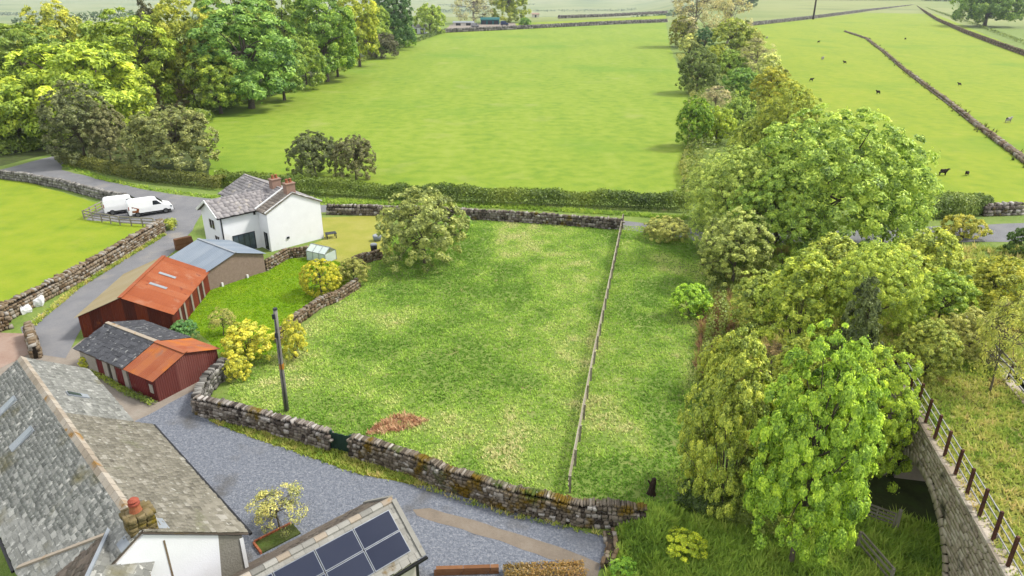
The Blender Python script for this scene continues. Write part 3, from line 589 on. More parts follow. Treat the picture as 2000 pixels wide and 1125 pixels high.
TREES = [
 # the wood, back row first
 ('broadleaf_tree', 15, 190, 70, 90, 'dome_far', (150, 170, 90), 'pale grey-green tree at the far left edge of the wood', WD),
 ('broadleaf_tree', 75, 225, 28, 170, 'broad_far', (112, 138, 48), 'olive green tree standing behind the big yellow-green tree at far left', WD),
 ('broadleaf_tree', 135, 200, -6, 120, 'broad_far', (164, 168, 60), 'tall golden tree rising above the others in the left of the wood', WD),
 ('broadleaf_tree', 225, 195, 22, 120, 'broad_far', (132, 158, 60), 'light green tree in the back row left of the grey conifer', WD),
 ('conifer_tree', 312, 185, -25, 90, 'cone', (98, 98, 78), 'dark grey-brown conifer top showing behind the wood', WD),
 ('broadleaf_tree', 455, 165, -40, 130, 'broad_far', (118, 140, 50), 'olive tree in the back row behind the large cauliflower-crowned tree', WD),
 ('broadleaf_tree', 560, 150, -40, 140, 'broad_far', (128, 150, 54), 'green tree in the back row right of the large cauliflower-crowned tree', WD),
 ('broadleaf_tree', 285, 222, 8, 165, 'broad_far', (146, 166, 44), 'yellow-green lobed tree in the middle of the left part of the wood', WD),
 ('broadleaf_tree', 382, 212, -25, 125, 'broad_far', (154, 160, 52), 'tall mustard coloured tree left of the large cauliflower-crowned tree', WD),
 ('broadleaf_tree', 492, 212, -18, 205, 'broad_far', (112, 152, 72), 'large mid-green tree with cauliflower-like crown at the pasture edge', WD),
 ('broadleaf_tree', 640, 160, -35, 130, 'broad_far', (116, 152, 50), 'tall green tree with dark trunk gap beside the pasture wall', WD),
 ('broadleaf_tree', 600, 175, 60, 85, 'dome_far', (126, 152, 50), 'smaller green tree in front of the trunk gap by the pasture wall', WD),
 ('broadleaf_tree', 703, 130, -35, 90, 'broad_far', (164, 172, 44), 'bright yellow-green tree at the right of the wood', WD),
 ('dark_tree', 770, 98, -30, 88, 'broad_far', (66, 106, 48), 'dark green tree at the right end of the wood', WD),
 ('broadleaf_tree', 790, 92, 44, 54, 'dome_far', (126, 164, 54), 'small light green tree at the foot of the dark green tree', WD),
 ('broadleaf_tree', 152, 275, 72, 270, 'broad_far', (158, 178, 56), 'huge spreading yellow-green tree in the front of the wood', WD),
 ('broadleaf_tree', 25, 285, 130, 190, 'broad_far', (152, 172, 56), 'yellow-green tree at the left edge above the lane bend', WD),
 ('hawthorn', 150, 318, 158, 130, 'loose', (98, 104, 76), 'dark grey-green hawthorn by the lane bend, left of its pair', 'grey hawthorns on the lane bank'),
 ('hawthorn', 205, 318, 200, 80, 'loose', (120, 118, 92), 'brownish grey thin-leaved hawthorn between the two larger hawthorns', 'grey hawthorns on the lane bank'),
 ('hawthorn', 335, 335, 205, 180, 'loose', (116, 120, 78), 'broad olive-grey hawthorn on the lane bank nearest the white house', 'grey hawthorns on the lane bank'),
 ('shrub', 336, 216, 152, 84, 'loose', (150, 130, 104), 'pinkish brown budding shrub behind the hawthorns', WD),
 ('shrub', 745, 114, 60, 72, 'loose', (92, 90, 78), 'dark purple-grey bush on the pasture edge below the dark tree', WD),
 ('broadleaf_tree', 840, 66, 5, 62, 'dome_far', (146, 168, 62), 'light green tree standing alone by the pasture corner', None),
 ('field_bush', 612, 348, 254, 104, 'loose', (92, 100, 70), 'dark grey-green round bush on the hedge line, left of its pair', 'pair of round bushes at the pasture hedge'),
 ('field_bush', 692, 352, 262, 90, 'loose', (106, 104, 78), 'brown-grey round bush on the hedge line, right of its pair', 'pair of round bushes at the pasture hedge'),
 ('hawthorn', 826, 520, 362, 168, 'loose', (136, 144, 88), 'grey-green thin-leaved tree standing in the paddock behind the garden', None),
 ('shrub', 900, 463, 415, 52, 'bush', (122, 166, 48), 'bright green shrub at the right side of the paddock tree', None),
 # far group by the sheds
 ('bare_tree', 925, 46, -35, 80, 'bare', (176, 168, 154), 'pale leafless-looking tree behind the distant sheds', None),
 ('broadleaf_tree', 995, 44, -30, 76, 'dome_far', (150, 162, 60), 'yellow-green tree right of the distant teal shed', None),
 ('bush', 1025, 52, 34, 26, 'bush', (92, 140, 30), 'small bright green bush on the far pasture wall', None),
 # railway line, far to near
 ('bare_tree', 1352, 92, -40, 100, 'bare', (172, 160, 144), 'tall pale beige tree at the far end of the railway line, left of two', HR),
 ('bare_tree', 1420, 86, -40, 84, 'bare', (182, 170, 146), 'tall pale beige tree at the far end of the railway line, right of two', HR),
 ('shrub', 1330, 92, 28, 54, 'dome_far', (150, 152, 62), 'olive tree at the pasture corner below the pale trees', HR),
 ('shrub', 1375, 104, 50, 44, 'dome_far', (74, 116, 76), 'dark blue-green bush between the pale trees', HR),
 ('shrub', 1424, 124, 30, 84, 'dome_far', (150, 162, 74), 'yellow-green tree just below the right pale tree', HR),
 ('shrub', 1345, 104, 66, 48, 'bush', (180, 184, 126), 'pale flowering bush at the pasture edge near the far end', HR),
 ('shrub', 1396, 152, 84, 58, 'dome_far', (152, 162, 52), 'yellow-green bush behind the dark olive pasture tree', HR),
 ('hawthorn', 1360, 182, 92, 84, 'loose', (98, 116, 58), 'dark olive tree jutting out into the pasture', HR),
 ('shrub', 1424, 154, 95, 66, 'dome_far', (138, 166, 72), 'soft light green bush in the middle of the railway line', HR),
 ('bare_tree', 1472, 156, 72, 74, 'bare', (160, 156, 122), 'grey leafless shrub on the sheep field side', HR),
 ('shrub', 1496, 170, 100, 60, 'bush', (190, 194, 146), 'pale blossoming bush on the sheep field side', HR),
 ('shrub', 1444, 190, 130, 76, 'dome_far', (110, 150, 62), 'mid-green bush below the pale blossoming bush', HR),
 ('shrub', 1502, 220, 124, 84, 'dome_far', (166, 166, 52), 'mustard-green bush above the great willow', HR),
 ('bare_tree', 1396, 220, 165, 66, 'bare', (178, 164, 150), 'tan dry shrub between the dark olive tree and the green field shrub', HR),
 ('shrub', 1356, 288, 186, 78, 'dome_far', (112, 150, 28), 'deep green shrub standing at the pasture edge', HR),
 ('shrub', 1402, 280, 206, 76, 'dome_far', (152, 172, 40), 'bright yellow-green shrub right of the deep green shrub', HR),
 ('willow', 1535, 345, 158, 130, 'dome_mid', (154, 164, 62), 'olive-yellow tree top above the left shoulder of the great willow', HR),
 ('willow', 1622, 510, 205, 350, 'dome_mid', (150, 176, 80), 'great round green willow, largest tree of the railway line', HR),
 ('willow', 1436, 500, 282, 160, 'dome_mid', (164, 182, 100), 'pale green willow leaning at the left of the great willow', HR),
 ('willow', 1520, 530, 330, 200, 'dome_mid', (134, 164, 64), 'mid-green willow at the foot of the great willow', HR),
 ('shrub', 1440, 560, 405, 140, 'loose', (146, 156, 90), 'grey-green thin shrub with pale stems above the bracken', HR),
 ('shrub', 1300, 470, 420, 90, 'loose', (160, 160, 96), 'low straw-green brambles at the top corner of the paddock', HR),
 ('shrub', 1352, 622, 550, 88, 'bush', (142, 182, 44), 'low bright green bush bulging over the paddock edge', HR),
 ('willow', 1570, 700, 482, 190, 'upr_mid', (160, 176, 66), 'upright yellow-green sallow left of the dark conifer', HR),
 ('willow', 1712, 660, 468, 190, 'dome_mid', (160, 178, 70), 'yellow-green sallow behind the dark conifer', HR),
  ('shrub', 1812, 600, 438, 180, 'upr_mid', (168, 178, 76), 'pale yellow-green thicket right of the great willow', HR),
 ('shrub', 1842, 650, 520, 120, 'dome_far', (134, 162, 50), 'mid-green shrub above the track grass', HR),
 ('shrub', 1950, 630, 492, 130, 'dome_far', (164, 166, 56), 'golden-green shrub near the right edge above the fence', HR),
 ('shrub', 1820, 740, 615, 120, 'upr_mid', (152, 162, 74), 'green and brown scrub where the track grass begins', HR),
 ('birch', 1965, 770, 555, 110, 'sparse', (170, 172, 84), 'thin pale-stemmed birch beyond the right track fence', HR),
 ('birch', 2020, 740, 540, 100, 'sparse', (160, 168, 70), 'thin birch cut off by the right edge of the picture', HR),
 ('shrub', 1505, 760, 660, 90, 'bare', (150, 124, 96), 'brown leafless scrub between the two near trees', HR),
 ('shrub', 1592, 780, 690, 96, 'upr_mid', (150, 160, 60), 'yellow-green scrub behind the near sycamore', HR),
 ('broom_bush', 1885, 468, 416, 84, 'bush', (172, 168, 62), 'mustard broom bush beside the lane at the far right', None),
 ('shrub', 2000, 500, 440, 60, 'bush', (80, 112, 44), 'dark green bush cut off by the right edge below the lane', None),
 ('broadleaf_tree', 1922, 52, -35, 136, 'broad_far', (98, 132, 40), 'dark green oak in the top right corner behind the sheep field', None),
 ('broadleaf_tree', 1462, 16, -12, 34, 'dome_far', (80, 110, 76), 'small dark blue-green tree on the far side of the sheep field', None),
 ('willow', 1400, 440, 300, 120, 'dome_mid', (166, 182, 100), 'pale willow at the pasture corner of the lane, left of the great willow', HR),
 ('willow', 1742, 490, 290, 140, 'dome_mid', (142, 174, 72), 'green willow on the right flank of the great willow', HR),
 ('shrub', 1480, 335, 225, 110, 'dome_far', (152, 168, 74), 'yellow-green tree behind the left shoulder of the great willow', HR),
 ('shrub', 1446, 262, 188, 74, 'dome_far', (134, 160, 70), 'green bush behind the bright yellow-green field shrub', HR),
 ('shrub', 1460, 120, 50, 60, 'dome_far', (160, 164, 90), 'straw-green bush at the top left corner of the sheep field', HR),
 ('shrub', 1490, 660, 520, 124, 'dome_far', (152, 166, 74), 'soft green shrub standing behind the bracken', HR),
 ('shrub', 1628, 580, 452, 150, 'upr_mid', (160, 172, 74), 'pale green thicket at the foot of the great willow', HR),
 ('shrub', 1755, 610, 480, 124, 'dome_far', (162, 172, 62), 'yellow-green shrub right above the dark conifer', HR),
 ('shrub', 1895, 612, 500, 112, 'upr_mid', (166, 176, 84), 'pale thicket between the lane and the railway track', HR),
 ('shrub', 1788, 736, 628, 90, 'upr_mid', (154, 162, 66), 'green scrub at the right foot of the dark conifer', HR),
 ('shrub', 1900, 706, 596, 104, 'loose', (164, 162, 96), 'thin brownish scrub at the near end of the track grass', HR),
 ('shrub', 1402, 770, 652, 84, 'upr_mid', (168, 176, 66), 'yellow-green sapling clump rising out of the bracken', HR),
 ('shrub', 1372, 940, 790, 92, 'upr_mid', (146, 160, 66), 'low green clump at the left foot of the bushy sallow', HR),
 ('shrub', 1478, 1020, 890, 132, 'dome_far', (132, 150, 64), 'shady green bush filling the foot between the two near trees', HR),
 ('shrub', 1560, 800, 650, 130, 'upr_mid', (156, 166, 62), 'yellow-green clump between the bushy sallow and the dark conifer', HR),
 ('broadleaf_tree', 432, 222, 92, 112, 'broad_far', (140, 162, 56), 'yellow-green tree filling the gap left of the cauliflower-crowned tree', WD),
 ('broadleaf_tree', 556, 196, 66, 100, 'broad_far', (122, 152, 64), 'mid-green tree tucked behind the right of the cauliflower-crowned tree', WD),
 ('broadleaf_tree', 236, 262, 112, 130, 'broad_far', (152, 170, 52), 'yellow-green tree directly behind the hawthorns', WD),
 ('broadleaf_tree', 660, 150, 40, 84, 'broad_far', (140, 164, 56), 'light green tree in front of the tall green one by the pasture wall', WD),
 ('broadleaf_tree', 735, 112, 0, 70, 'broad_far', (132, 158, 56), 'narrow green tree left of the dark green end tree', WD),
 # garden
 ('clipped_bush', 625, 578, 504, 82, 'ball', (176, 172, 26), 'clipped golden ball bush at the corner of the lawn', None),
 ('shrub', 690, 556, 500, 64, 'loose', (140, 140, 76), 'olive shrub growing against the right of the golden ball bush', None),
 ('golden_shrub', 482, 712, 622, 108, 'bush', (190, 186, 58), 'large golden yellow shrub left of the wooden pole', 'golden yellow shrubs along the garden wall'),
 ('golden_shrub', 462, 742, 690, 52, 'bush', (190, 186, 58), 'small golden yellow shrub at the wall corner by the red shed', 'golden yellow shrubs along the garden wall'),
 ('golden_shrub', 572, 702, 614, 54, 'bush', (190, 186, 58), 'golden yellow shrub right of the wooden pole', 'golden yellow shrubs along the garden wall'),
 ('young_tree', 432, 658, 594, 58, 'sparse', (168, 160, 96), 'small sparse budding tree on the lawn behind the red shed', None),
 ('leafy_plant', 358, 666, 622, 56, 'bush', (84, 136, 84), 'blue-green leafy plant between the two red sheds', None),
 ('yellow_weed', 165, 726, 694, 24, 'bush', (180, 182, 40), 'yellow-green weed clump at the back corner of the slate-roofed shed', None),
 ('young_tree', 540, 1045, 940, 112, 'sparse', (172, 168, 112), 'sparse young tree in the flower bed between the two stone roofs', None),
 ('leafy_plant', 1335, 1090, 1035, 90, 'bush', (172, 186, 34), 'low yellow-green leafy plant beside the grassy bank', None),
 ('leafy_plant', 1215, 1128, 1090, 60, 'bush', (120, 168, 44), 'fresh green leafy plant at the end of the drive', None),
]
for (nm, u, vb, vt, w, kd, col, lab, grp) in TREES:
    cat = 'bush' if any(q in nm for q in ('shrub', 'bush')) else 'plant' if ('plant' in nm or 'weed' in nm) else 'tree'
    tree(nm, u, vb, vt, w, kd, col, lab, cat, grp, part='foliage' if cat != 'tree' else 'crown')
# the near trees by the bridge
tree('conifer_tree', 1684, 752, 528, 116, 'cone', (92, 104, 66), 'dark narrow conifer in the middle of the embankment trees', 'tree', HR, z=3.6)
tree('sycamore', 1590, 1124, 640, 236, 'syc_near', (152, 186, 60), 'big bright green sycamore beside the stone bridge, nearest tree', 'tree', HR, z=0)
tree('sycamore', 1704, 962, 664, 172, 'syc_near', (160, 186, 56), 'smaller sycamore crown rising over the bridge fence posts', 'tree', HR, z=0)
tree('sallow', 1432, 1005, 640, 196, 'upr_near', (166, 178, 78), 'upright bushy olive-green sallow left of the near sycamore', 'tree', HR)
tree('sallow', 1530, 990, 760, 130, 'upr_near', (138, 160, 66), 'lower green sallow wedged between the near sycamore and its left neighbour', 'tree', HR)

def hedge(name, label, path, h, w, n, leaf, col, seed=1, group=None):
    rg = np.random.default_rng(seed); P = [np.array(p[:2]) for p in path]; e = empty(name, (P[0][0], P[0][1], 0), label, 'hedge', group)
    L = [np.linalg.norm(P[i+1]-P[i]) for i in range(len(P)-1)]; cum = np.cumsum([0]+L); s = rg.uniform(0, cum[-1], n); seg = np.clip(np.searchsorted(cum, s)-1, 0, len(L)-1)
    A = np.array(P); f = (s-cum[seg])/np.array(L)[seg]; c = A[seg]+(A[seg+1]-A[seg])*f[:, None]; t = (A[seg+1]-A[seg])/np.array(L)[seg][:, None]; nr = np.stack([-t[:, 1], t[:, 0]], 1)
    hh = h*(.72+.5*fbm(s*.5+seed*9, s*.11)); ww = w*(.75+.5*fbm(s*.4+seed*5+40, s*.1)); th = rg.uniform(0, math.pi, n)
    r = .8+.24*rg.random(n); sq = lambda q: np.sign(q)*np.abs(q)**.55
    off = sq(np.cos(th))*ww/2*r; z = sq(np.sin(th))*hh*r*.97+.02
    Pp = np.stack([c[:, 0]+nr[:, 0]*off, c[:, 1]+nr[:, 1]*off, z], 1)+rg.normal(0, .06, (n, 3))*np.array([1, 1, .6]); Pp[:, 2] = np.clip(Pp[:, 2], .03, None)
    N = np.stack([nr[:, 0]*np.cos(th), nr[:, 1]*np.cos(th), np.sin(th)], 1)+rg.normal(0, .5, (n, 3)); N /= np.linalg.norm(N, axis=1)[:, None]
    V, F = leaf_arrays(Pp, N, leaf, rg); tt = np.clip(.45+(fbm(s*.25+seed, s*.03+seed)-.5)*1.3+rg.normal(0, .13, n), 0, 1)
    link('foliage', np_mesh('foliage', V, F, tt), 'leaf', e, leafcol(col, .72))
    return e
hedge('hedge', 'green and brown mixed hedge between the lane and the big pasture', px((430, 360), (600, 378), (760, 389), (1000, 399), (1180, 404), (1348, 410)), 2.0, 2.0, 34000, .12, (108, 132, 46), 3)
hedge('hedge', 'low brown-green hedge on the lane bank below the hawthorns', px((125, 318), (200, 335), (300, 355), (440, 368)), 1.6, 1.8, 16000, .12, (122, 126, 56), 4)
hedge('hedge', 'grey-green trimmed hedge at the bottom of the sheep field', px((1780, 425), (1850, 420), (1918, 414)), 2.4, 2.6, 14000, .13, (122, 146, 66), 5)
hedge('hedge', 'dark low hedge at the foot of the wood along the pasture', px((600, 165), (680, 132), (730, 112)), 1.4, 1.6, 3500, .22, (126, 140, 50), 6)
hedge('undergrowth', 'dark green undergrowth at the edge of the wood left of the cauliflower-crowned tree', px((380, 225), (420, 214), (500, 192), (600, 166)), 2.2, 5.0, 7000, .24, (112, 136, 50), 15)
hedge('undergrowth', 'green undergrowth under the left part of the wood above the lane', px((-40, 300), (60, 285), (150, 280), (260, 262), (380, 235)), 2.4, 9.0, 9000, .26, (128, 150, 50), 16)
hedge('hedge', 'dark hedge running to the pasture corner by the lone tree', px((775, 97), (820, 80), (865, 64)), 1.8, 1.8, 3500, .28, (92, 116, 44), 7)
hedge('hedge', 'dark hedge row under the corner oak behind the sheep field', px((1800, 14), (1900, 48), (2050, 105)), 1.4, 2.0, 5000, .3, (110, 130, 56), 8)
hedge('hedge', 'yellow-green thicket along the pasture side of the railway line', [G(1360, 395), G(1346, 330), G(1362, 280), G(1340, 235), G(1362, 195), G(1345, 160), G(1352, 135), G(1328, 112)], 1.5, 3.0, 12000, .18, (156, 160, 90), 9)
hedge('hedge', 'scrubby middle of the overgrown railway line between pasture and sheep field', [G(1400, 400), G(1405, 300), G(1400, 200), G(1385, 130), G(1370, 95)], 2.2, 9.0, 16000, .22, (146, 162, 84), 11)
hedge('undergrowth', 'low brambly growth along the paddock edge below the tree belt', px((1372, 800), (1385, 720), (1400, 640), (1400, 560), (1380, 490)), 1.0, 1.6, 7000, .09, (138, 156, 74), 17)
hedge('undergrowth', 'green understorey closing the gap between the near trees and the bank', px((1330, 975), (1400, 1000), (1500, 1015), (1560, 1060)), 1.0, 1.8, 6000, .08, (128, 150, 66), 18)
hedge('hedge', 'tangled thicket along the sheep field side of the railway line', [G(1450, 330), G(1500, 240), G(1480, 160), G(1440, 110)], 2.2, 6.0, 14000, .2, (150, 158, 84), 10)
# ================================================================= DRYSTONE WALLS
def stone_wall(name, label, path, h, t, ss, mat='wall_stone', limit=0, seed=1, group=None, minpx=7, cope=True, ruin=0.0, parent=None, z0=0.0, base_tint=.5):
    rg = np.random.default_rng(seed); P = [np.array(p[:2], float) for p in path]
    e = parent or empty(name, (P[0][0], P[0][1], z0), label, 'wall', group); loc, rot, tn = [], [], []; core = MB()
    for i in range(len(P)-1):
        a, b = P[i], P[i+1]; L = np.linalg.norm(b-a); tx = (b-a)/L; nx = np.array([-tx[1], tx[0]])
        def put(s, off, z, dx, dy, dz, tilt=.12):
            al = rg.normal(0, tilt); be = rg.normal(0, tilt*.6)
            T3 = np.array([tx[0], tx[1], 0]); N3 = np.array([nx[0], nx[1], 0]); Z3 = np.array([0, 0, 1.])
            ca, sa = math.cos(al), math.sin(al); T4 = T3*ca+Z3*sa; Z4 = Z3*ca-T3*sa; N4 = N3+Z3*be
            c = a+tx*s+nx*off; loc.append((c[0], c[1], z0+z)); rot.append(np.stack([T4*dx, N4*dy, Z4*dz], 1)); tn.append(np.clip(base_tint+rg.normal(0, .27), 0, 1))
        hl = lambda s: h*(1-ruin*fbm(s*.35+seed*7, seed*3.1))*(.93+.14*fbm(s*.8+seed, 2.))
        for side in (-1, 1):
            z = 0
            while z < h*.9:
                ch = ss*rg.uniform(.5, .95); s = rg.uniform(-ss*.5, 0)
                while s < L:
                    l = ss*rg.uniform(.55, 1.35)
                    if z+ch*.5 < hl(s)*.95: put(s+l/2, side*(t/2-.04-.10*t*z/h)+rg.normal(0, .03), z+ch/2, l*1.02, t*.42, ch*1.08)
                    s += l
                z += ch
        if cope:
            s = 0
            while s < L:
                l = ss*rg.uniform(.35, .8); dz = ss*rg.uniform(.5, .95); put(s+l/2, rg.normal(0, .02), hl(s)+dz*.22, l, t*rg.uniform(.7, .95), dz, .25); s += l*.95
        fr = Fr(a[0], a[1], tx[0], tx[1], z0); core.fr = fr; n = max(1, int(L/1.5))
        for k in range(n):
            hh = min(hl(L*k/n), hl(L*(k+1)/n))*.88; core.box(L*k/n, L*(k+1)/n, -t*.32, t*.32, -.05, hh)
    core.build('core', 'wall_core', e)
    pieces(e, 'stone', 'stonework', loc, rot, tn, STONES, 'stone', mat, limit, minpx)
    return e
# paddock wall along the drive, its two lengths either side of the green gate
WB = [(388, 806), (520, 838), (648, 876)]
stone_wall('drystone_wall', 'drystone wall along the drive, left of the small green gate', px(*WB), 1.15, .55, .27, 'wall_stone', 300, 21)
stone_wall('drystone_wall', 'mossy drystone wall along the drive, right of the small green gate', px((690, 887), (800, 920), (870, 950), (1000, 992), (1130, 1020), (1255, 1030)), 1.2, .6, .27, 'wall_stone_mossy', 300, 22)
stone_wall('drystone_wall', 'short tumbled wall from the red shed to the drive wall corner', px((388, 806), (405, 765), (440, 730)), 1.05, .6, .32, 'wall_stone_grey', 200, 23)
stone_wall('garden_wall', 'low stone garden wall curving from the golden ball bush to the pole', px((700, 560), (664, 585), (625, 600), (580, 632), (545, 668)), .75, .5, .30, 'wall_stone_brown', 120, 24, minpx=7)
stone_wall('garden_wall', 'low brown wall between the garage and the greenhouse', px((520, 528), (562, 505), (600, 500)), .9, .35, .30, 'wall_stone_brown', 0, 25)
stone_wall('garden_wall', 'short broken wall beside the compost corner of the back lawn', px((690, 520), (716, 512), (742, 506)), .8, .4, .3, 'wall_stone_brown', 0, 26)
stone_wall('field_wall', 'drystone wall between the left field and the farm road', px((-160, 700), (0, 632), (150, 553), (240, 500), (318, 452)), 1.25, .62, .36, 'wall_stone_brown', 0, 27, base_tint=.62)
stone_wall('lane_wall', 'pale stone wall along the lane at the top of the left field', px((-120, 340), (0, 348), (60, 356), (130, 370), (205, 390), (245, 396)), 1.0, .5, .45, 'wall_stone_grey', 0, 28, base_tint=.62)
stone_wall('lane_wall', 'stone wall between the lane and the paddock', px((640, 418), (740, 420), (930, 428), (1080, 438), (1212, 448)), 1.0, .5, .38, 'wall_stone', 0, 29)
stone_wall('lane_wall', 'short stone wall by the lane right of the trimmed hedge', px((1918, 421), (1990, 419)), 1.2, .6, .5, 'wall_stone', 0, 30)
stone_wall('pasture_wall', 'long grey wall at the far end of the big pasture', px((868, 64), (1000, 58), (1110, 52), (1205, 47), (1302, 43)), 1.6, .9, 1.1, 'wall_stone_grey', 0, 31, base_tint=.35)
stone_wall('pasture_wall', 'second grey wall further out beyond the big pasture', px((1090, 36), (1200, 32), (1302, 26)), 1.6, .9, 1.4, 'wall_stone_grey', 0, 32, base_tint=.35)
stone_wall('sheep_field_wall', 'grey wall across the top of the sheep field', px((1452, 52), (1540, 42), (1590, 36), (1680, 24), (1788, 12)), 1.7, .9, 1.1, 'wall_stone_grey', 0, 33, base_tint=.4)
stone_wall('ruined_wall', 'tumbled line of stones crossing the sheep field', px((1650, 62), (1692, 76), (1730, 105), (1760, 132), (1800, 163), (1850, 200), (1900, 240), (1950, 278), (2020, 330)), .7, .9, .62, 'wall_stone_brown', 0, 34, ruin=.75, base_tint=.55)
stone_wall('sheep_field_wall', 'brown wall along the right side of the sheep field', px((1790, 14), (1830, 40), (1885, 65), (1950, 90), (2060, 130)), 1.3, .8, .9, 'wall_stone_brown', 0, 35, base_tint=.3)
stone_wall('yard_wall', 'ragged end of a stone wall beside the pink terrace', px((60, 655), (72, 700)), 1.0, .6, .32, 'wall_stone_brown', 0, 36)
stone_wall('yard_wall', 'stone wall stub behind the white bags at the road edge', px((-60, 668), (0, 645), (18, 640)), 1.1, .7, .34, 'wall_stone_brown', 0, 37)
# loose stones at the end of the drive
stone_wall('stone_edging', 'rough stone edging at the end of the gravel drive', px((1190, 1046), (1196, 1080), (1186, 1110)), .35, .5, .34, 'wall_stone_brown', 40, 38, cope=False)

# ================================================================= BUILDING HELPERS
def slate_roof(parent, P0, U, Vs, th, sw, ex, mat, name='roof', limit=300, mask=None, seed=1, base='brown_slate', minpx=7, tint=.5, st=.03, deck=None):
    """P0 eave corner, U along the eave, Vs up the slope (world vectors)"""
    rg = np.random.default_rng(seed); P0, U, Vs = (np.array(q, float) for q in (P0, U, Vs)); L = np.linalg.norm(U); SL = np.linalg.norm(Vs); u = U/L; v = Vs/SL; n = np.cross(u, v)
    if n[2] < 0: n = -n
    m = MB()
    if deck is None: m.slab([P0, P0+U, P0+U+Vs, P0+Vs] if np.cross(U, Vs)[2] > 0 else [P0+U, P0, P0+Vs, P0+U+Vs], th)
    else:
        for d in deck: m.slab(d, th)
    roof = m.build(name, base, parent); loc, rot, tn = [], [], []
    j = 0; y = 0
    while y < SL-ex*.3:
        x = -(rg.random()*.4+.5*(j % 2))*sw; e2 = ex*(1-.25*y/SL)
        while x < L:
            w = sw*rg.uniform(.7, 1.3); xa, xb = max(x, 0), min(x+w, L)
            if xb-xa > sw*.25 and (mask is None or mask((xa+xb)/2, y+e2*.6)):
                ln = min(e2*1.7, SL-y); tl = rg.normal(.055, .015); vv = v*math.cos(tl)-n*math.sin(tl); nn = n*math.cos(tl)+v*math.sin(tl)
                c = P0+u*(xa+xb)/2+v*(y+ln/2)+n*(st*.75+rg.uniform(0, .006)+ln/2*math.sin(tl)*.9)
                r = rg.normal(0, .02); ur = u*math.cos(r)+vv*math.sin(r); vr = vv*math.cos(r)-u*math.sin(r)
                loc.append(c); rot.append(np.stack([ur*(xb-xa-.006), vr*ln, nn*st], 1)); tn.append(np.clip(tint+rg.normal(0, .2), 0, 1))
            x += w
        y += e2; j += 1
    pieces(roof, 'slate', 'slating', loc, rot, tn, SLATES, 'slate', mat, limit, minpx)
    return roof
def sheet_mesh(L, SL, waves, amp, tint):
    """corrugated sheet lying in x (0..L) y (0..SL), with real thickness"""
    m = MB(); m.tint = tint; n = waves*2; V = []
    for top in (1, 0):
        for j in (0, 1):
            for i in range(n+1): V.append((L*i/n, SL*j, (amp if i % 2 else 0)+(0 if top else -.012)))
    k = n+1; F = [(i, i+1, k+i+1, k+i) for i in range(n)]+[(2*k+i+1, 2*k+i, 3*k+i, 3*k+i+1) for i in range(n)]
    F += [(i+1, i, 2*k+i, 2*k+i+1) for i in range(n)]+[(k+i, k+i+1, 3*k+i+1, 3*k+i) for i in range(n)]+[(0, k, 3*k, 2*k), (k-1, 3*k-1, 4*k-1, 2*k-1)]
    return m, V, F
def cladding(parent, P0, U, Vs, mat, name='sheet', w=.8, waves=5, amp=.022, seed=1, top=None, out=None):
    """sheets side by side along U; top(x) gives the sheet length where the edge is raked"""
    rg = random.Random(seed); P0, U, Vs = (np.array(q, float) for q in (P0, U, Vs)); L = np.linalg.norm(U); SL = np.linalg.norm(Vs); u = U/L; v = Vs/SL; n = np.cross(u, v)
    if out is not None and np.dot(n, out) < 0: n = -n
    k = max(1, round(L/w)); w = L/k; res = []
    for i in range(k):
        tint = rg.random(); m = MB(); m.tint = tint; nn = waves*2; V = []
        off = n*(.012 if i % 2 else .004)
        for th in (0, -.012):
            for j in (0, 1):
                for q in range(nn+1):
                    x = i*w+w*q/nn*1.0; s = (SL if top is None else top(x))*j
                    if j == 0 and top is None: s = -.02*rg.random()
                    V.append(P0+u*x+v*s+n*((amp if q % 2 else 0)+th)+off)
        K = nn+1; F = [(a, a+1, K+a+1, K+a) for a in range(nn)]+[(2*K+a+1, 2*K+a, 3*K+a, 3*K+a+1) for a in range(nn)]+[(a+1, a, 2*K+a, 2*K+a+1) for a in range(nn)]+[(K+a, K+a+1, 3*K+a+1, 3*K+a) for a in range(nn)]
        m.add(V, F); res.append(m.build(name, mat, parent))
    return res
def window(parent, fr, a0, a1, b, c0, c1, out=-1, frame='white_paint', glass='dark_glass', fw=.07, mull=1):
    """window on a face b=const, looking along out*b"""
    m = MB(fr); d = .03*out
    B = lambda x0, x1, y0, y1: m.box(x0, x1, min(b, b+d), max(b, b+d), y0, y1)
    B(a0-fw, a1+fw, c1, c1+fw); B(a0-fw, a1+fw, c0-fw, c0); B(a0-fw, a0, c0, c1); B(a1, a1+fw, c0, c1)
    for k in range(1, mull): x = a0+(a1-a0)*k/mull; B(x-fw*.35, x+fw*.35, c0, c1)
    f = m.build('window', frame, parent); g = MB(fr); g.box(a0, a1, min(b, b+.012*out), max(b, b+.012*out), c0, c1); g.build('pane', glass, f); return f
def chimney(parent, fr, a, b, z0, z1, wa, wb, mat='brick', pots=1, pot='terracotta', cap=.06):
    m = MB(fr); m.box(a-wa/2, a+wa/2, b-wb/2, b+wb/2, z0, z1-.12); c = m.build('chimney', mat, parent, bevel=.02)
    MB(fr).box(a-wa/2-cap, a+wa/2+cap, b-wb/2-cap, b+wb/2+cap, z1-.12, z1).build('chimney_cap', mat, c, bevel=.02)
    for k in range(pots):
        bb = b+(k-(pots-1)/2)*.38; r = .13
        t = MB(); p = fr.w([a, bb, 0]); t.tube([(p[0], p[1], z1-.02), (p[0], p[1], z1+.12), (p[0], p[1], z1+.32), (p[0], p[1], z1+.36)], [r*1.25, r, r*.9, r*1.15], 10); t.build('chimney_pot', pot, c)
    return c

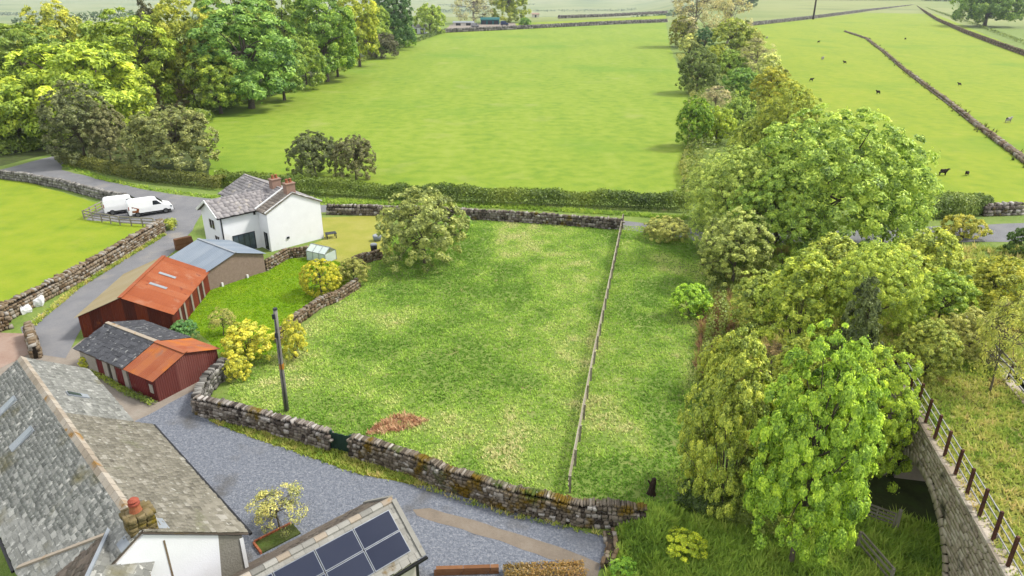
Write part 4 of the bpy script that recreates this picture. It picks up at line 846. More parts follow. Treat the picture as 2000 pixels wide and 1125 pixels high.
# ================================================================= NEAR FARMHOUSE
fh = Fr(-24.0, 30.3, .70, -.714)                      # a runs along the ridge towards the camera, b to the drive side
FH = empty('farmhouse', fh.loc, 'old stone farmhouse with mottled grey slate roof in the near left corner', 'house')
RZ, EZ, EB, HL, ST = 7.2, 5.0, 3.35, 16.6, 6.7
slope = (RZ-EZ)/EB
MB(fh).prism([(-3.1, 0), (2.4, 0), (2.4, RZ-.12-slope*2.4), (0, RZ-.12), (-3.1, RZ-.12-slope*3.1)], 0, ST).build('wall', 'render_cream', FH)
MB(fh).prism([(-3.1, 0), (3.1, 0), (3.1, RZ-.12-slope*3.1), (0, RZ-.12), (-3.1, RZ-.12-slope*3.1)], ST, HL-.04).build('wall', 'render_cream', FH)
MB(fh).prism([(-1.2, 2.0), (1.95, 2.0), (2.3, RZ-.16-slope*2.3), (0, RZ-.16), (-1.2, RZ-.16-slope*1.2)], HL-.04, HL+.02).build('gable_render', 'render_white', FH)
MB(fh).prism([(1.95, 2.0), (3.12, 2.0), (3.12, RZ-.16-slope*3.12), (2.3, RZ-.16-slope*2.3)], HL-.04, HL+.012).build('gable_patch', 'render_grey', FH)
MB(fh).box(HL+.02, HL+.05, 3.0, 3.14, 2.2, RZ-.25-slope*3.1).build('corner_strip', 'white_paint', FH)
MB(fh).box(HL+.02, HL+.035, .52, .58, 4.6, RZ-.75).build('rust_stain', 'wall_stone_brown', FH)
w_ = fh.w; d_ = fh.d
slate_roof(FH, w_([ST, EB, EZ]), d_([HL-ST+.09, 0, 0]), d_([0, -EB, RZ-EZ]), .06, .27, .2, 'warm_slate', limit=150, seed=51, minpx=9)
zb = RZ-slope*2.65
slate_roof(FH, w_([-.1, 2.65, zb]), d_([ST+.1, 0, 0]), d_([0, -2.65, RZ-zb]), .06, .27, .2, 'stone_slate', limit=30, seed=52, minpx=9, tint=.55)
slate_roof(FH, w_([-.1, -EB, EZ]), d_([HL+.1, 0, 0]), d_([0, EB, RZ-EZ]), .06, .27, .2, 'stone_slate', limit=300, seed=53, minpx=9, tint=.6)
rt = []
for k in range(34):
    m = MB(fh); m.tint = random.random(); a = k*.5-.1; j = random.uniform(-.008, .008)
    if a < HL-1.1: m.prism([(-.19, RZ-.10+j), (-.19, RZ-.06+j), (0, RZ+.11+j), (.19, RZ-.06+j), (.19, RZ-.10+j)], a, a+.465).build('ridge_tile', 'ridge_stone', FH)
# rear wing running towards the lower edge of the picture; its roof dies into the main one
wf = Fr(-13.9, 19.1, .19, -.98); WZ = 6.72; ww, wd0 = wf.w, wf.d
MB(wf).prism([(-3.0, 0), (1.3, 0), (1.3, WZ-.98), (0, WZ-.14), (-3.0, WZ-.12-.66*3.0)], .6, 8).build('wing_wall', 'wall_stone_brown', FH)
slate_roof(FH, ww([-1.0, 1.45, WZ-.97]), wd0([9, 0, 0]), wd0([0, -1.45, .97]), .06, .34, .25, 'stone_slate', name='wing_roof', limit=60, seed=54, minpx=9)
slate_roof(FH, ww([8, -3.2, WZ-2.11]), wd0([-9, 0, 0]), wd0([0, 3.2, 2.11]), .06, .34, .25, 'brown_slate', name='wing_roof', limit=60, seed=55, minpx=9)
MB(wf).bar((0, 0, WZ+.05), (8, 0, WZ+.05), .12, .07).build('ridge_lead', 'lead', FH)
pa_, pb_ = np.array(w_([15.2, -.85, RZ-slope*.85+.03])), np.array(w_([12.7, -3.25, EZ+.1]))
vm = MB(); vm.bar(pa_, pb_, .22, .1); vm.build('valley_coping', 'ridge_stone', FH)
MB(fh).slab([(HL-.5, -.75, RZ-slope*.75+.07), (HL+.02, -.75, RZ-slope*.75+.07), (HL+.02, -.45, RZ-slope*.45+.07), (HL-.5, -.45, RZ-slope*.45+.07)], .03).build('flashing', 'lead', FH)
MB(fh).slab([(HL-.8, .5, RZ-slope*.5+.07), (HL-.1, .5, RZ-slope*.5+.07), (HL-.1, .85, RZ-slope*.85+.07), (HL-.8, .85, RZ-slope*.85+.07)], .03).build('flashing', 'lead', FH)
ch = MB(fh).box(HL-.7, HL-.12, -.27, .43, RZ-.7, RZ+.5).build('chimney', 'wall_core', FH)
loc, rot, tn = [], [], []; rgc = np.random.default_rng(5); ta, tb = fh.d([1, 0, 0]), fh.d([0, 1, 0])
for zi in range(7):
    zc_ = RZ-.62+zi*.18; ov_ = .05 if zi == 6 else 0
    for q in range(3):
        bb = -.18+.26*q+rgc.normal(0, .02)
        for aa in (HL-.7-ov_, HL-.12+ov_):
            if zi > 2 or aa < HL-.5: loc.append(fh.w([aa, bb, zc_])); rot.append(np.stack([ta*.18, tb*.28, np.array([0, 0, .2])], 1)); tn.append(rgc.random())
        for bb in (-.27-ov_, .43+ov_):
            if zi > 1: loc.append(fh.w([HL-.62+.22*q, bb, zc_])); rot.append(np.stack([ta*.25, tb*.18, np.array([0, 0, .2])], 1)); tn.append(rgc.random())
for qa in range(3):
    for qb in range(3): loc.append(fh.w([HL-.62+.22*qa, -.17+.25*qb, RZ+.5+rgc.normal(0, .015)])); rot.append(np.stack([ta*.26, tb*.28, np.array([0, 0, .14])], 1)); tn.append(rgc.random())
pieces(ch, 'stone', 'stonework', loc, rot, tn, STONES, 'stone', 'chimney_stone', 300, 5)
p = fh.w([HL-.45, .05, 0]); t = MB(); zt = RZ+.54; t.tube([(p[0], p[1], zt), (p[0], p[1], zt+.06), (p[0], p[1], zt+.3)], [.21, .19, .15], 12); po = t.build('chimney_pot', 'terracotta', ch)
t = MB(); t.tube([(p[0], p[1], zt+.28), (p[0], p[1], zt+.34), (p[0], p[1], zt+.38), (p[0], p[1], zt+.44), (p[0], p[1], zt+.52)], [.19, .19, .12, .18, .09], 12); t.build('cowl', 'pot_red', po)
def skylight(a, bc, la, lb, glass, side):
    m = MB(fh); z = lambda b: RZ-slope*abs(b)
    q = [(a-la/2, side*(bc+lb/2)), (a+la/2, side*(bc+lb/2)), (a+la/2, side*(bc-lb/2)), (a-la/2, side*(bc-lb/2))]
    up = [(x, y, z(y)+.13) for x, y in q]; up = up if side > 0 else up[::-1]
    m.slab(up if side < 0 else up, .1); f = m.build('skylight', 'lead', FH)
    q = [(x+(.05 if x < a else -.05), y+(.05 if abs(y) < bc else -.05)*side, z(y)+.142) for x, y in q]
    MB(fh).slab(q if side > 0 else q[::-1], .02).build('pane', glass, f)
skylight(2.85, 1.45, .5, .95, 'skylight_glass', -1); skylight(6.1, 1.5, .5, .95, 'skylight_glass', -1); skylight(4.3, 1.2, .42, .8, 'dark_skylight', 1)
g = MB(fh); g.bar((ST, EB+.07, EZ-.06), (HL+.1, EB+.07, EZ-.06), .12, .1); g.build('gutter', 'black_plastic', FH)
g = MB(fh); g.bar((-.2, -EB-.08, EZ-.06), (12.6, -EB-.08, EZ-.06), .12, .1); g.build('gutter', 'black_plastic', FH)
# low mossy lean-to against the gable
MB(fh).box(HL+.05, HL+1.9, .4, 3.0, 0, 2.9).build('lean_to_wall', 'wall_stone_brown', FH)
slate_roof(FH, w_([HL+2.1, .3, 2.75]), d_([0, 2.95, 0]), d_([-2.0, 0, .65]), .06, .3, .25, 'brown_slate', name='lean_to_roof', limit=30, seed=56, minpx=9, tint=.35)
g = MB(fh); g.bar((HL+.1, 3.3, 3.42), (HL+2.2, 3.3, 2.72), .1, .06); g.build('lean_to_edge', 'lead', FH)

# ================================================================= OUTBUILDING WITH SOLAR PANELS
sb = Fr(-4.95, 23.2, -.743, -.669)                    # a along the ridge away from its right end, b towards the camera side
SB = empty('outbuilding', sb.loc, 'stone outbuilding with solar panels on its slate roof at the bottom edge', 'building')
RZ2, FB, FZ, BB, BZ = 4.55, 2.05, 2.95, -2.35, 2.8; SLN = 10.0; w2 = sb.w; d2 = sb.d
MB(sb).prism([(BB+.2, 0), (FB-.2, 0), (FB-.2, FZ-.02), (0, RZ2-.16), (BB+.2, BZ-.02)], .12, SLN).build('wall', 'render_cream', SB)
sl2 = math.hypot(FB, RZ2-FZ)
slate_roof(SB, w2([SLN, FB, FZ]), d2([-SLN, 0, 0]), d2([0, -FB, RZ2-FZ]), .09, .36, .28, 'pale_slate', limit=150, seed=61, minpx=9, tint=.55,
           mask=lambda x, y: not (x < SLN-.75 and .5 < y < sl2-.45))
slate_roof(SB, w2([0, BB, BZ]), d2([SLN, 0, 0]), d2([0, -BB, RZ2-BZ]), .09, .36, .26, 'brown_slate', limit=150, seed=62, minpx=9)
for k in range(20):
    m = MB(sb); m.tint = random.random(); m.prism([(-.15, RZ2-.05), (-.15, RZ2+.02), (0, RZ2+.1), (.15, RZ2+.02), (.15, RZ2-.05)], k*.5, k*.5+.485).build('ridge_tile', 'pale_slate' if k % 3 else 'ridge_stone', SB)
m = MB(sb); m.bar((-.02, .1, RZ2+.03), (-.02, FB+.05, FZ+.06), .2, .09); m.bar((-.02, -.1, RZ2+.03), (-.02, BB-.05, BZ+.06), .2, .09); m.build('verge_coping', 'pale_slate', SB)
g = MB(sb); g.bar((-.15, FB+.09, FZ-.07), (SLN, FB+.09, FZ-.07), .12, .1); g.build('gutter', 'black_plastic', SB)
g = MB(sb); g.bar((.3, FB+.02, .1), (.3, FB+.02, FZ-.1), .09); g.build('downpipe', 'black_plastic', SB)
zf = lambda t_: (FB*t_/sl2, RZ2-(RZ2-FZ)*t_/sl2)       # t_ = metres down the front slope
nrm = np.array([0, (RZ2-FZ)/sl2, FB/sl2])
def panel(a0, a1, t0, t1):
    def q(a, t_, h): b, z = zf(t_); return (a, b+nrm[1]*h, z+nrm[2]*h)
    m = MB(sb); m.tint = random.random(); m.slab([q(a0, t0, .12), q(a0, t1, .12), q(a1, t1, .12), q(a1, t0, .12)], .06); f = m.build('solar_panel', 'solar_frame', SB)
    m = MB(sb); m.tint = random.random(); e = .028; m.slab([q(a0+e, t0+e, .126), q(a0+e, t1-e, .126), q(a1-e, t1-e, .126), q(a1-e, t0+e, .126)], .02); m.build('cell_face', 'solar_cell', f)
    m = MB(sb)
    for s in (.3, .7): aa = a0+(a1-a0)*s; m.box(aa-.03, aa+.03, zf(t0)[0], zf(t1)[0], zf(t1)[1]-.02, zf(t1)[1]+.01)
for r in range(2):
    for c in range(5): panel(.38+c*1.66, .38+c*1.66+1.62, .34+r*.94, .34+r*.94+.91)
# flower bed with terracotta edging behind it
fb = G(545, 1052); FBE = empty('flower_bed', fb, 'small flower bed with terracotta edging between the two stone roofs', 'flower bed')
fbf = Fr(fb.x, fb.y, .743, .669); V = []
m = MB(fbf); m.box(-1.0, .9, -.42, .42, 0, .1); m.build('soil', 'shade_soil', FBE)
for k in range(9): MB(fbf).box(-1.0+k*.21, -.81+k*.21, .42, .5, 0, .18).build('edging_brick', 'terracotta', FBE)
for k in range(4): MB(fbf).box(-1.09, -1.0, -.42+k*.21, -.23+k*.21, 0, .18).build('edging_brick', 'terracotta', FBE)

# ================================================================= WHITE HOUSE
wh = Fr(-23.5, 64.7, -.707, .707)                     # a into the house from the right gable, b towards the lane gable side
WH = empty('white_house', wh.loc, 'white rendered two storey house with grey slate roof and two brick chimneys', 'house')
WW, E1, R1, LM = 5.8, 3.95, 5.35, 10.0                 # b runs from 0 (front corner) to -5.8
def house_prism(fr, a0, a1, b0, b1, e, r, mat, parent, name='wall'):
    return MB(fr).prism([(b0, 0), (b1, 0), (b1, e), ((b0+b1)/2, r), (b0, e)], a0, a1).build(name, mat, parent)
house_prism(wh, 0, LM, -WW, 0, E1, R1-.1, 'render_white', WH)
s1 = (R1-E1)/(WW/2); ov = .22
wW = wh.w; wd = wh.d
slate_roof(WH, wW([-.12, ov, E1-s1*ov+.02]), wd([1.95, 0, 0]), wd([0, -WW/2-ov, R1-E1+s1*ov]), .08, .5, .42, 'house_slate_brown', limit=0, seed=71)
slate_roof(WH, wW([1.83, ov, E1-s1*ov+.02]), wd([LM-1.7, 0, 0]), wd([0, -WW/2-ov, R1-E1+s1*ov]), .08, .5, .42, 'house_slate', limit=0, seed=72)
slate_roof(WH, wW([LM+.13, -WW-ov, E1-s1*ov+.02]), wd([-LM-.25, 0, 0]), wd([0, WW/2+ov, R1-E1+s1*ov]), .08, .5, .42, 'house_slate', limit=0, seed=73)
m = MB(wh); m.bar((-.1, -WW/2, R1+.05), (LM+.1, -WW/2, R1+.05), .22, .1); m.build('ridge', 'house_slate', WH)
m = MB(wh); m.bar((1.83, .25, E1-s1*ov+.14), (1.83, -WW/2, R1+.13), .16, .1); m.build('party_coping', 'white_paint', WH)
m = MB(wh); m.bar((-.06, .2, E1-.02), (-.06, -WW/2, R1+.02), .1, .14); m.bar((-.06, -WW-.2, E1-.02), (-.06, -WW/2, R1+.02), .1, .14); m.build('bargeboard', 'white_paint', WH)
# front wing with its own gable towards the lane side
a0, a1, bp = 1.9, 5.9, 3.8; R3 = 5.15; s3 = (R3-E1)/2
MB(wh).prism([(a0, 0), (a1, 0), (a1, E1), ((a0+a1)/2, R3-.1), (a0, E1)], -.5, bp, axis=1).build('wing_wall', 'render_white', WH)
slate_roof(WH, wW([a0-ov, bp+.3, E1-s3*ov+.03]), wd([0, -bp-2.4, 0]), wd([2+ov, 0, R3-E1+s3*ov]), .08, .5, .42, 'house_slate', name='wing_roof', limit=0, seed=74,
           mask=lambda x, y: bp+.3-x > -.05-1.1*y, deck=[[wW(q) for q in [(a0-ov, bp+.3, E1-s3*ov+.03), (a0-ov, -.0, E1-s3*ov+.03), ((a0+a1)/2, -2.2, R3+.02), ((a0+a1)/2, bp+.3, R3+.02)]]])
slate_roof(WH, wW([a1+ov, -2.1, E1-s3*ov+.03]), wd([0, bp+2.4, 0]), wd([-2-ov, 0, R3-E1+s3*ov]), .08, .5, .42, 'house_slate', name='wing_roof', limit=0, seed=75, mask=lambda x, y: x-2.1 > -.05-1.1*y,
           deck=[[wW(q) for q in [(a1+ov, 0, E1-s3*ov+.03), (a1+ov, bp+.3, E1-s3*ov+.03), ((a0+a1)/2, bp+.3, R3+.02), ((a0+a1)/2, -2.2, R3+.02)]]])
m = MB(wh); am = (a0+a1)/2; m.bar((a0-ov, bp+.34, E1-.05), (am, bp+.34, R3), .08, .22); m.bar((a1+ov, bp+.34, E1-.05), (am, bp+.34, R3), .08, .22); m.build('bargeboard', 'white_paint', WH)
m = MB(wh); m.bar((a0-.06, bp-.12, .1), (a0-.06, bp-.12, E1-.1), .09); m.build('downpipe', 'black_plastic', WH)
m = MB(wh); m.bar((a0-ov-.06, bp+.3, E1-.12), (a0-ov-.06, .1, E1-.12), .1); m.build('gutter', 'black_plastic', WH)
class FrSwap(Fr):                                     # faces seen along a: use b as the running axis
    def __init__(s, f): s.f = f; s.loc = f.loc
    def w(s, P): P = np.asarray(P, float); return s.f.w(np.stack([P[..., 1], P[..., 0], P[..., 2]], -1))
whs = FrSwap(wh)
window(WH, whs, .65, 2.75, a0, .12, 1.75, -1, 'slate_frame', 'door_glass', .08, 4)      # folding doors in the wing
window(WH, wh, .45, 1.05, .0, .12, 1.75, 1, 'slate_frame', 'dark_glass', .06, 1)         # door in the recess
window(WH, wh, 3.2, 4.3, bp, 2.4, 3.3, 1, 'white_paint', 'dark_glass', .07, 2)           # upper window in the lane gable
window(WH, wh, 2.6, 3.5, bp, .9, 1.8, 1, 'white_paint', 'dark_glass', .07, 2)
m = MB(wh); m.box(-.1, 0, -2.0, -1.75, .9, 1.1); m.build('vent', 'slate_frame', WH)
m = MB(whs); m.box(.25, .42, a0-.1, a0, 3.45, 3.7); m.build('wall_lamp', 'black_plastic', WH)
chimney(WH, wh, .45, -WW/2, R1-.3, R1+.95, .7, .95, 'brick', 2); chimney(WH, wh, 3.3, -WW/2, R1-.3, R1+.85, .7, .95, 'brick', 2)

# ================================================================= BLUE-ROOFED GARAGE
gf = Fr(-25.8, 55.2, -.79, .613)                      # a away from the visible gable, b negative along the gable
GA = empty('garage', gf.loc, 'low garage with blue-grey sheet roof and pebbledash gable behind the white house garden', 'garage')
GW, GE, GR, GLn = 5.5, 1.75, 2.62, 5.6
house_prism(gf, 0, GLn, -GW, 0, GE, GR-.05, 'pebbledash', GA); gs = (GR-GE)/(GW/2); gw, gd = gf.w, gf.d
cladding(GA, gw([-.2, .2, GE-gs*.2+.03]), gd([GLn+.4, 0, 0]), gd([0, -GW/2-.2, GR-GE+gs*.2]), 'blue_sheet', 'roof_sheet', 1.0, 4, .02, 3, out=(0, 0, 1))
cladding(GA, gw([-.2, -GW-.2, GE-gs*.2+.03]), gd([GLn+.4, 0, 0]), gd([0, GW/2+.2, GR-GE+gs*.2]), 'blue_sheet', 'roof_sheet', 1.0, 4, .02, 4, out=(0, 0, 1))
MB(gf).bar((-.22, -GW/2, GR+.06), (GLn+.2, -GW/2, GR+.06), .22, .06).build('ridge_cap', 'lead', GA)
m = MB(gf); m.bar((-.2, .22, GE-.1), (GLn+.2, .22, GE-.1), .1); m.build('gutter', 'black_plastic', GA)
for k, b in enumerate((-1.15, -3.6)): MB(gf).box(-.14, 0, b-.08, b+.08, .0, .34 if k == 0 else .3).build('air_vent', 'white_paint', GA)
MB(gf).box(1.2, 3.4, .0, .05, .02, 1.55).build('garage_door', 'white_paint', GA)
# wooden boards by the lane corner of the garage
pile = G(356, 486); OT = empty('timber_screen', pile, 'orange-brown timber boards stacked beside the house at the road corner', 'timber')
of = Fr(pile.x, pile.y, .75, .66)
for k in range(7): m = MB(of); m.tint = random.random(); m.box(-.6, 1.0+random.uniform(-.1, .1), -.25, .25, k*.16, k*.16+.15); m.build('board', 'brown_timber', OT)

# ================================================================= RED CORRUGATED BARN
bf = Fr(-25.15, 47.0, -.08, .9968)                    # a back along the eave, b to the left along the front
BA = empty('corrugated_barn', bf.loc, 'large rusty red corrugated iron barn beside the farm road', 'barn')
BW, BE, BR_, BL = 6.6, 1.72, 3.12, 8.3; bs = (BR_-BE)/(BW/2); bw, bd = bf.w, bf.d
MB(bf).prism([(.06, 0), (BW-.06, 0), (BW-.06, BE-.05), (BW/2, BR_-.1), (.06, BE-.05)], .06, BL-.06).build('frame', 'wall_core', BA)
cladding(BA, bw([-.15, -.22, BE-bs*.22+.03]), bd([BL+.3, 0, 0]), bd([0, BW/2+.22, BR_-BE+bs*.22]), 'rust_roof', 'roof_sheet', .82, 5, .025, 5, out=(0, 0, 1))
cladding(BA, bw([-.15, BW+.22, BE-bs*.22+.03]), bd([BL+.3, 0, 0]), bd([0, -BW/2-.22, BR_-BE+bs*.22]), 'sky_glare_roof', 'roof_sheet', .82, 5, .025, 6, out=(0, 0, 1))
MB(bf).bar((-.16, BW/2, BR_+.06), (BL+.16, BW/2, BR_+.06), .3, .05).build('ridge_cap', 'rust_roof', BA)
cladding(BA, bw([0, 0, 0]), bd([0, BW, 0]), np.array([0, 0, 3.]), 'rust_wall', 'wall_sheet', .8, 5, .025, 7, top=lambda x: BE+bs*min(x, BW-x)-.03, out=bd([-1, 0, 0]))
cladding(BA, bw([0, 0, 0]), bd([BL, 0, 0]), np.array([0, 0, BE]), 'rust_wall', 'wall_sheet', .8, 5, .025, 8, out=bd([0, -1, 0]))
cladding(BA, bw([0, BW, 0]), bd([BL, 0, 0]), np.array([0, 0, BE]), 'rust_wall', 'wall_sheet', .8, 5, .025, 9, out=bd([0, 1, 0]))
cladding(BA, bw([BL, 0, 0]), bd([0, BW, 0]), np.array([0, 0, 3.]), 'rust_wall', 'wall_sheet', .8, 5, .025, 10, top=lambda x: BE+bs*min(x, BW-x)-.03, out=bd([1, 0, 0]))
for a, b in ((3.1, 2.1), (5.2, 2.15)):                # two clear roof lights
    z = lambda q: BE+bs*q+.085
    MB(bf).slab([(a, b-.75, z(b-.75)), (a, b+.45, z(b+.45)), (a+.34, b+.45, z(b+.45)), (a+.34, b-.75, z(b-.75))][::-1], .02).build('roof_light', 'lead', BA)
for k, a in enumerate((1.3, 2.3, 3.9, 5.5, 6.6)): MB(bf).box(a, a+.32, -.07, -.035, .05, BE-.25).build('grey_board', 'grey_timber', BA)

# ================================================================= NEAR RED SHED, HALF SLATE, HALF IRON
sf = Fr(-22.1, 37.7, -.86, .51)                       # a back along the yard side, b negative along the gable
SH = empty('red_shed', sf.loc, 'low shed with dark slate and orange rusty iron roof and red doors', 'shed')
SWd, SE_, SR_, SL_ = 4.6, 1.62, 2.42, 8.2; ss_ = (SR_-SE_)/(SWd/2); sw, sd = sf.w, sf.d
MB(sf).prism([(-SWd+.06, 0), (-.06, 0), (-.06, SE_-.05), (-SWd/2, SR_-.1), (-SWd+.06, SE_-.05)], .06, SL_).build('frame', 'pale_pillar', SH)
cladding(SH, sw([-.15, .2, SE_-ss_*.2+.03]), sd([3.05, 0, 0]), sd([0, -SWd/2-.2, SR_-SE_+ss_*.2]), 'rust_orange', 'roof_sheet', .8, 5, .025, 11, out=(0, 0, 1))
cladding(SH, sw([-.15, -SWd-.2, SE_-ss_*.2+.03]), sd([3.05, 0, 0]), sd([0, SWd/2+.2, SR_-SE_+ss_*.2]), 'rust_orange', 'roof_sheet', .8, 5, .025, 12, out=(0, 0, 1))
slate_roof(SH, sw([SL_+.15, .22, SE_-ss_*.2+.03]), sd([-SL_+2.75, 0, 0]), sd([0, -SWd/2-.22, SR_-SE_+ss_*.2]), .07, .42, .32, 'dark_slate', name='slate_roof', limit=120, seed=81, minpx=8)
slate_roof(SH, sw([2.9, -SWd-.22, SE_-ss_*.2+.03]), sd([SL_-2.75, 0, 0]), sd([0, SWd/2+.22, SR_-SE_+ss_*.2]), .07, .42, .32, 'dark_slate', name='slate_roof', limit=0, seed=82)
MB(sf).bar((-.16, -SWd/2, SR_+.06), (2.9, -SWd/2, SR_+.06), .3, .05).build('ridge_cap', 'rust_orange', SH)
MB(sf).bar((2.9, -SWd/2, SR_+.07), (SL_+.15, -SWd/2, SR_+.07), .26, .06).build('ridge_cap', 'ridge_stone', SH)
cladding(SH, sw([0, -SWd, 0]), sd([0, SWd, 0]), np.array([0, 0, 2.]), 'red_faded', 'wall_sheet', .75, 5, .025, 13, top=lambda x: SE_+ss_*min(x, SWd-x)-.03, out=sd([-1, 0, 0]))
cladding(SH, sw([.0, 0, 0]), sd([2.75, 0, 0]), np.array([0, 0, SE_-.08]), 'red_paint', 'wall_sheet', .9, 5, .02, 14, out=sd([0, 1, 0]))
MB(sf).box(.25, .6, .03, .07, .55, 1.15).build('notice_board', 'pale_pillar', SH)
x = 2.85
for k, (wd_, mt, nm) in enumerate(((.45, 'pale_pillar', 'pillar'), (.85, 'red_paint', 'door'), (.45, 'pale_pillar', 'pillar'), (.38, 'black_plastic', 'opening'), (.5, 'pale_pillar', 'pillar'), (.75, 'red_paint', 'door'), (1.8, 'pale_pillar', 'pillar'))):
    if nm == 'door':
        d = MB(sf); d.box(x, x+wd_, -.02, .03, .02, SE_-.15); do = d.build('door', mt, SH)
        for q in range(1, 4): MB(sf).box(x+wd_*q/4-.012, x+wd_*q/4+.012, .03, .045, .05, SE_-.2).build('batten', mt, do)
    elif nm == 'pillar': MB(sf).box(x, x+wd_, -.05, .07, 0, SE_-.14).build('pillar', mt, SH)
    else: MB(sf).box(x, x+wd_, -.05, .0, 0, SE_-.14).build('opening', 'wall_core', SH)
    x += wd_
# ================================================================= STONE RAILWAY BRIDGE
BY = 26.2; br = Fr(emb_x(BY), BY, .2065, .978)        # a along the railway, b outwards to the left face
BRG = empty('stone_bridge', br.loc, 'stone arched railway bridge in the lower right corner', 'bridge')
AS, AR = 4.3, 3.3; A0, A1 = -11.5, 7.2; BWD = 5.9
az = lambda a: AR*math.sqrt(max(0, 1-(a/AS)**2)) if abs(a) < AS else -.05
m = MB(br); st = .35; a = A0
for bb0, bb1 in ((-.5, -.06), (-BWD, -BWD+.4)):
    a = A0
    while a < A1-1e-6:
        b_ = min(a+st, A1); z0_, z1_ = az(a), az(b_); k = [(a, z0_), (b_, z1_), (b_, 4.96), (a, 4.96)]; m.prism(k, bb0, bb1, axis=1) if False else m.add([(a, bb0, z0_), (b_, bb0, z1_), (b_, bb0, 4.96), (a, bb0, 4.96), (a, bb1, z0_), (b_, bb1, z1_), (b_, bb1, 4.96), (a, bb1, 4.96)], [(0, 1, 2, 3), (7, 6, 5, 4), (0, 4, 5, 1), (2, 6, 7, 3), (1, 5, 6, 2), (3, 7, 4, 0)]); a = b_
m.build('spandrel_wall', 'wall_core', BRG)
m = MB(br); th = [math.pi*k/24 for k in range(25)]
for k in range(24):
    p, q = (AS*math.cos(th[k]), AR*math.sin(th[k])), (AS*math.cos(th[k+1]), AR*math.sin(th[k+1])); s = 1.09
    m.add([(p[0], -.5, p[1]), (q[0], -.5, q[1]), (q[0], -BWD+.4, q[1]), (p[0], -BWD+.4, p[1]), (p[0]*s, -.5, p[1]*s), (q[0]*s, -.5, q[1]*s), (q[0]*s, -BWD+.4, q[1]*s), (p[0]*s, -BWD+.4, p[1]*s)], [(0, 1, 2, 3), (7, 6, 5, 4), (0, 4, 5, 1), (1, 5, 6, 2), (2, 6, 7, 3), (3, 7, 4, 0)])
m.build('arch_barrel', 'bridge_stone', BRG)
MB(br).box(A0, A1, -BWD+.05, -.1, 4.7, 4.96).build('deck_slab', 'wall_core', BRG)
rg = np.random.default_rng(88); loc, rot, tn = [], [], []
Ta, Tb, Tz = br.d([1, 0, 0]), br.d([0, 1, 0]), np.array([0, 0, 1.])
z = 0.0
while z < 4.9:
    hC = rg.uniform(.16, .24); a = A0+rg.uniform(-.3, 0)
    if z+hC > 4.92: hC = 4.94-z
    while a < A1:
        l = rg.uniform(.28, .62); am_ = a+l/2
        if z+hC*.5 > 1.13*AR*math.sqrt(max(0, 1-(am_/(AS*1.1))**2)) if abs(am_) < AS*1.1 else True:
            loc.append(br.w([am_, -.06+rg.normal(0, .012), z+hC/2])); rot.append(np.stack([Ta*l*1.0, Tb*.2, Tz*hC*1.03], 1)); tn.append(np.clip(.5+rg.normal(0, .2), 0, 1))
        a += l
    z += hC
for k in range(34):                                    # ring of arch stones
    t0 = math.pi*(k+.5)/34; P_ = np.array([AS*1.05*math.cos(t0), AR*1.06*math.sin(t0)]); tg = np.array([-AS*math.sin(t0), AR*math.cos(t0)]); ln = np.linalg.norm(tg)*math.pi/34; tg = tg/np.linalg.norm(tg); nr_ = np.array([-tg[1], tg[0]])
    loc.append(br.w([P_[0], -.03, max(.1, P_[1])])); rot.append(np.stack([(Ta*tg[0]+Tz*tg[1])*ln*.98, Tb*.22, (Ta*nr_[0]+Tz*nr_[1])*.42], 1)); tn.append(np.clip(.55+rg.normal(0, .15), 0, 1))
pieces(BRG, 'stone', 'stonework', loc, rot, tn, STONES, 'stone', 'bridge_stone', 300, 8)
a = A0
while a < A1:
    l = rg.uniform(.7, 1.1); m = MB(br); m.tint = rg.random(); m.box(a, a+l-.02, -.52, .06, 4.965, 5.09+rg.normal(0, .01)); m.build('coping_stone', 'bridge_stone', BRG, bevel=.02)
    m = MB(br); m.tint = rg.random(); m.box(a, a+l-.02, -BWD-.05, -BWD+.45, 4.965, 5.09); m.build('coping_stone', 'bridge_stone', BRG, bevel=.02); a += l
# fences on the bridge
def post_fence(name, label, pts, ph, pw, rails, pmat, rmat, rw, rh, z, spacing, group=None, cat='fence', off=0, lean=.02, rails_per_bay=True):
    P = [np.array(p[:2], float) for p in pts]; e = empty(name, (P[0][0], P[0][1], z(P[0][0], P[0][1])), label, cat, group); pos = []
    for i in range(len(P)-1):
        L = np.linalg.norm(P[i+1]-P[i]); n = max(1, round(L/spacing)); pos += [P[i]+(P[i+1]-P[i])*k/n for k in range(n)]
    pos.append(P[-1])
    for p in pos:
        zz = z(*p); m = MB(); m.tint = random.random(); m.bar((p[0], p[1], zz-.05), (p[0]+random.gauss(0, lean), p[1]+random.gauss(0, lean), zz+ph*random.uniform(.96, 1.04)), pw); m.build('post', pmat, e)
    for h in rails:
        for k in range(len(pos)-1):
            p, q = pos[k], pos[k+1]; m = MB(); m.tint = random.random(); d = (q-p)/np.linalg.norm(q-p); nr_ = np.array([-d[1], d[0]])*(pw/2+rw/2)*(1 if off >= 0 else -1)
            m.bar((p[0]+nr_[0], p[1]+nr_[1], z(*p)+h), (q[0]+nr_[0], q[1]+nr_[1], z(*q)+h), rw, rh); m.build('rail', rmat, e)
    return e
deckz = lambda x, y: 5.085 if y < 33.4 else float(emb_h(y))+.02
post_fence('bridge_fence', 'rusty post fence with pale rails on the near side of the bridge', [br.w([A0+.3, -.2, 0]), br.w([A1-.2, -.2, 0])], 1.3, .1, (.35, .75, 1.1), 'rust_post', 'pale_rail', .035, .05, deckz, 1.3, off=-1)
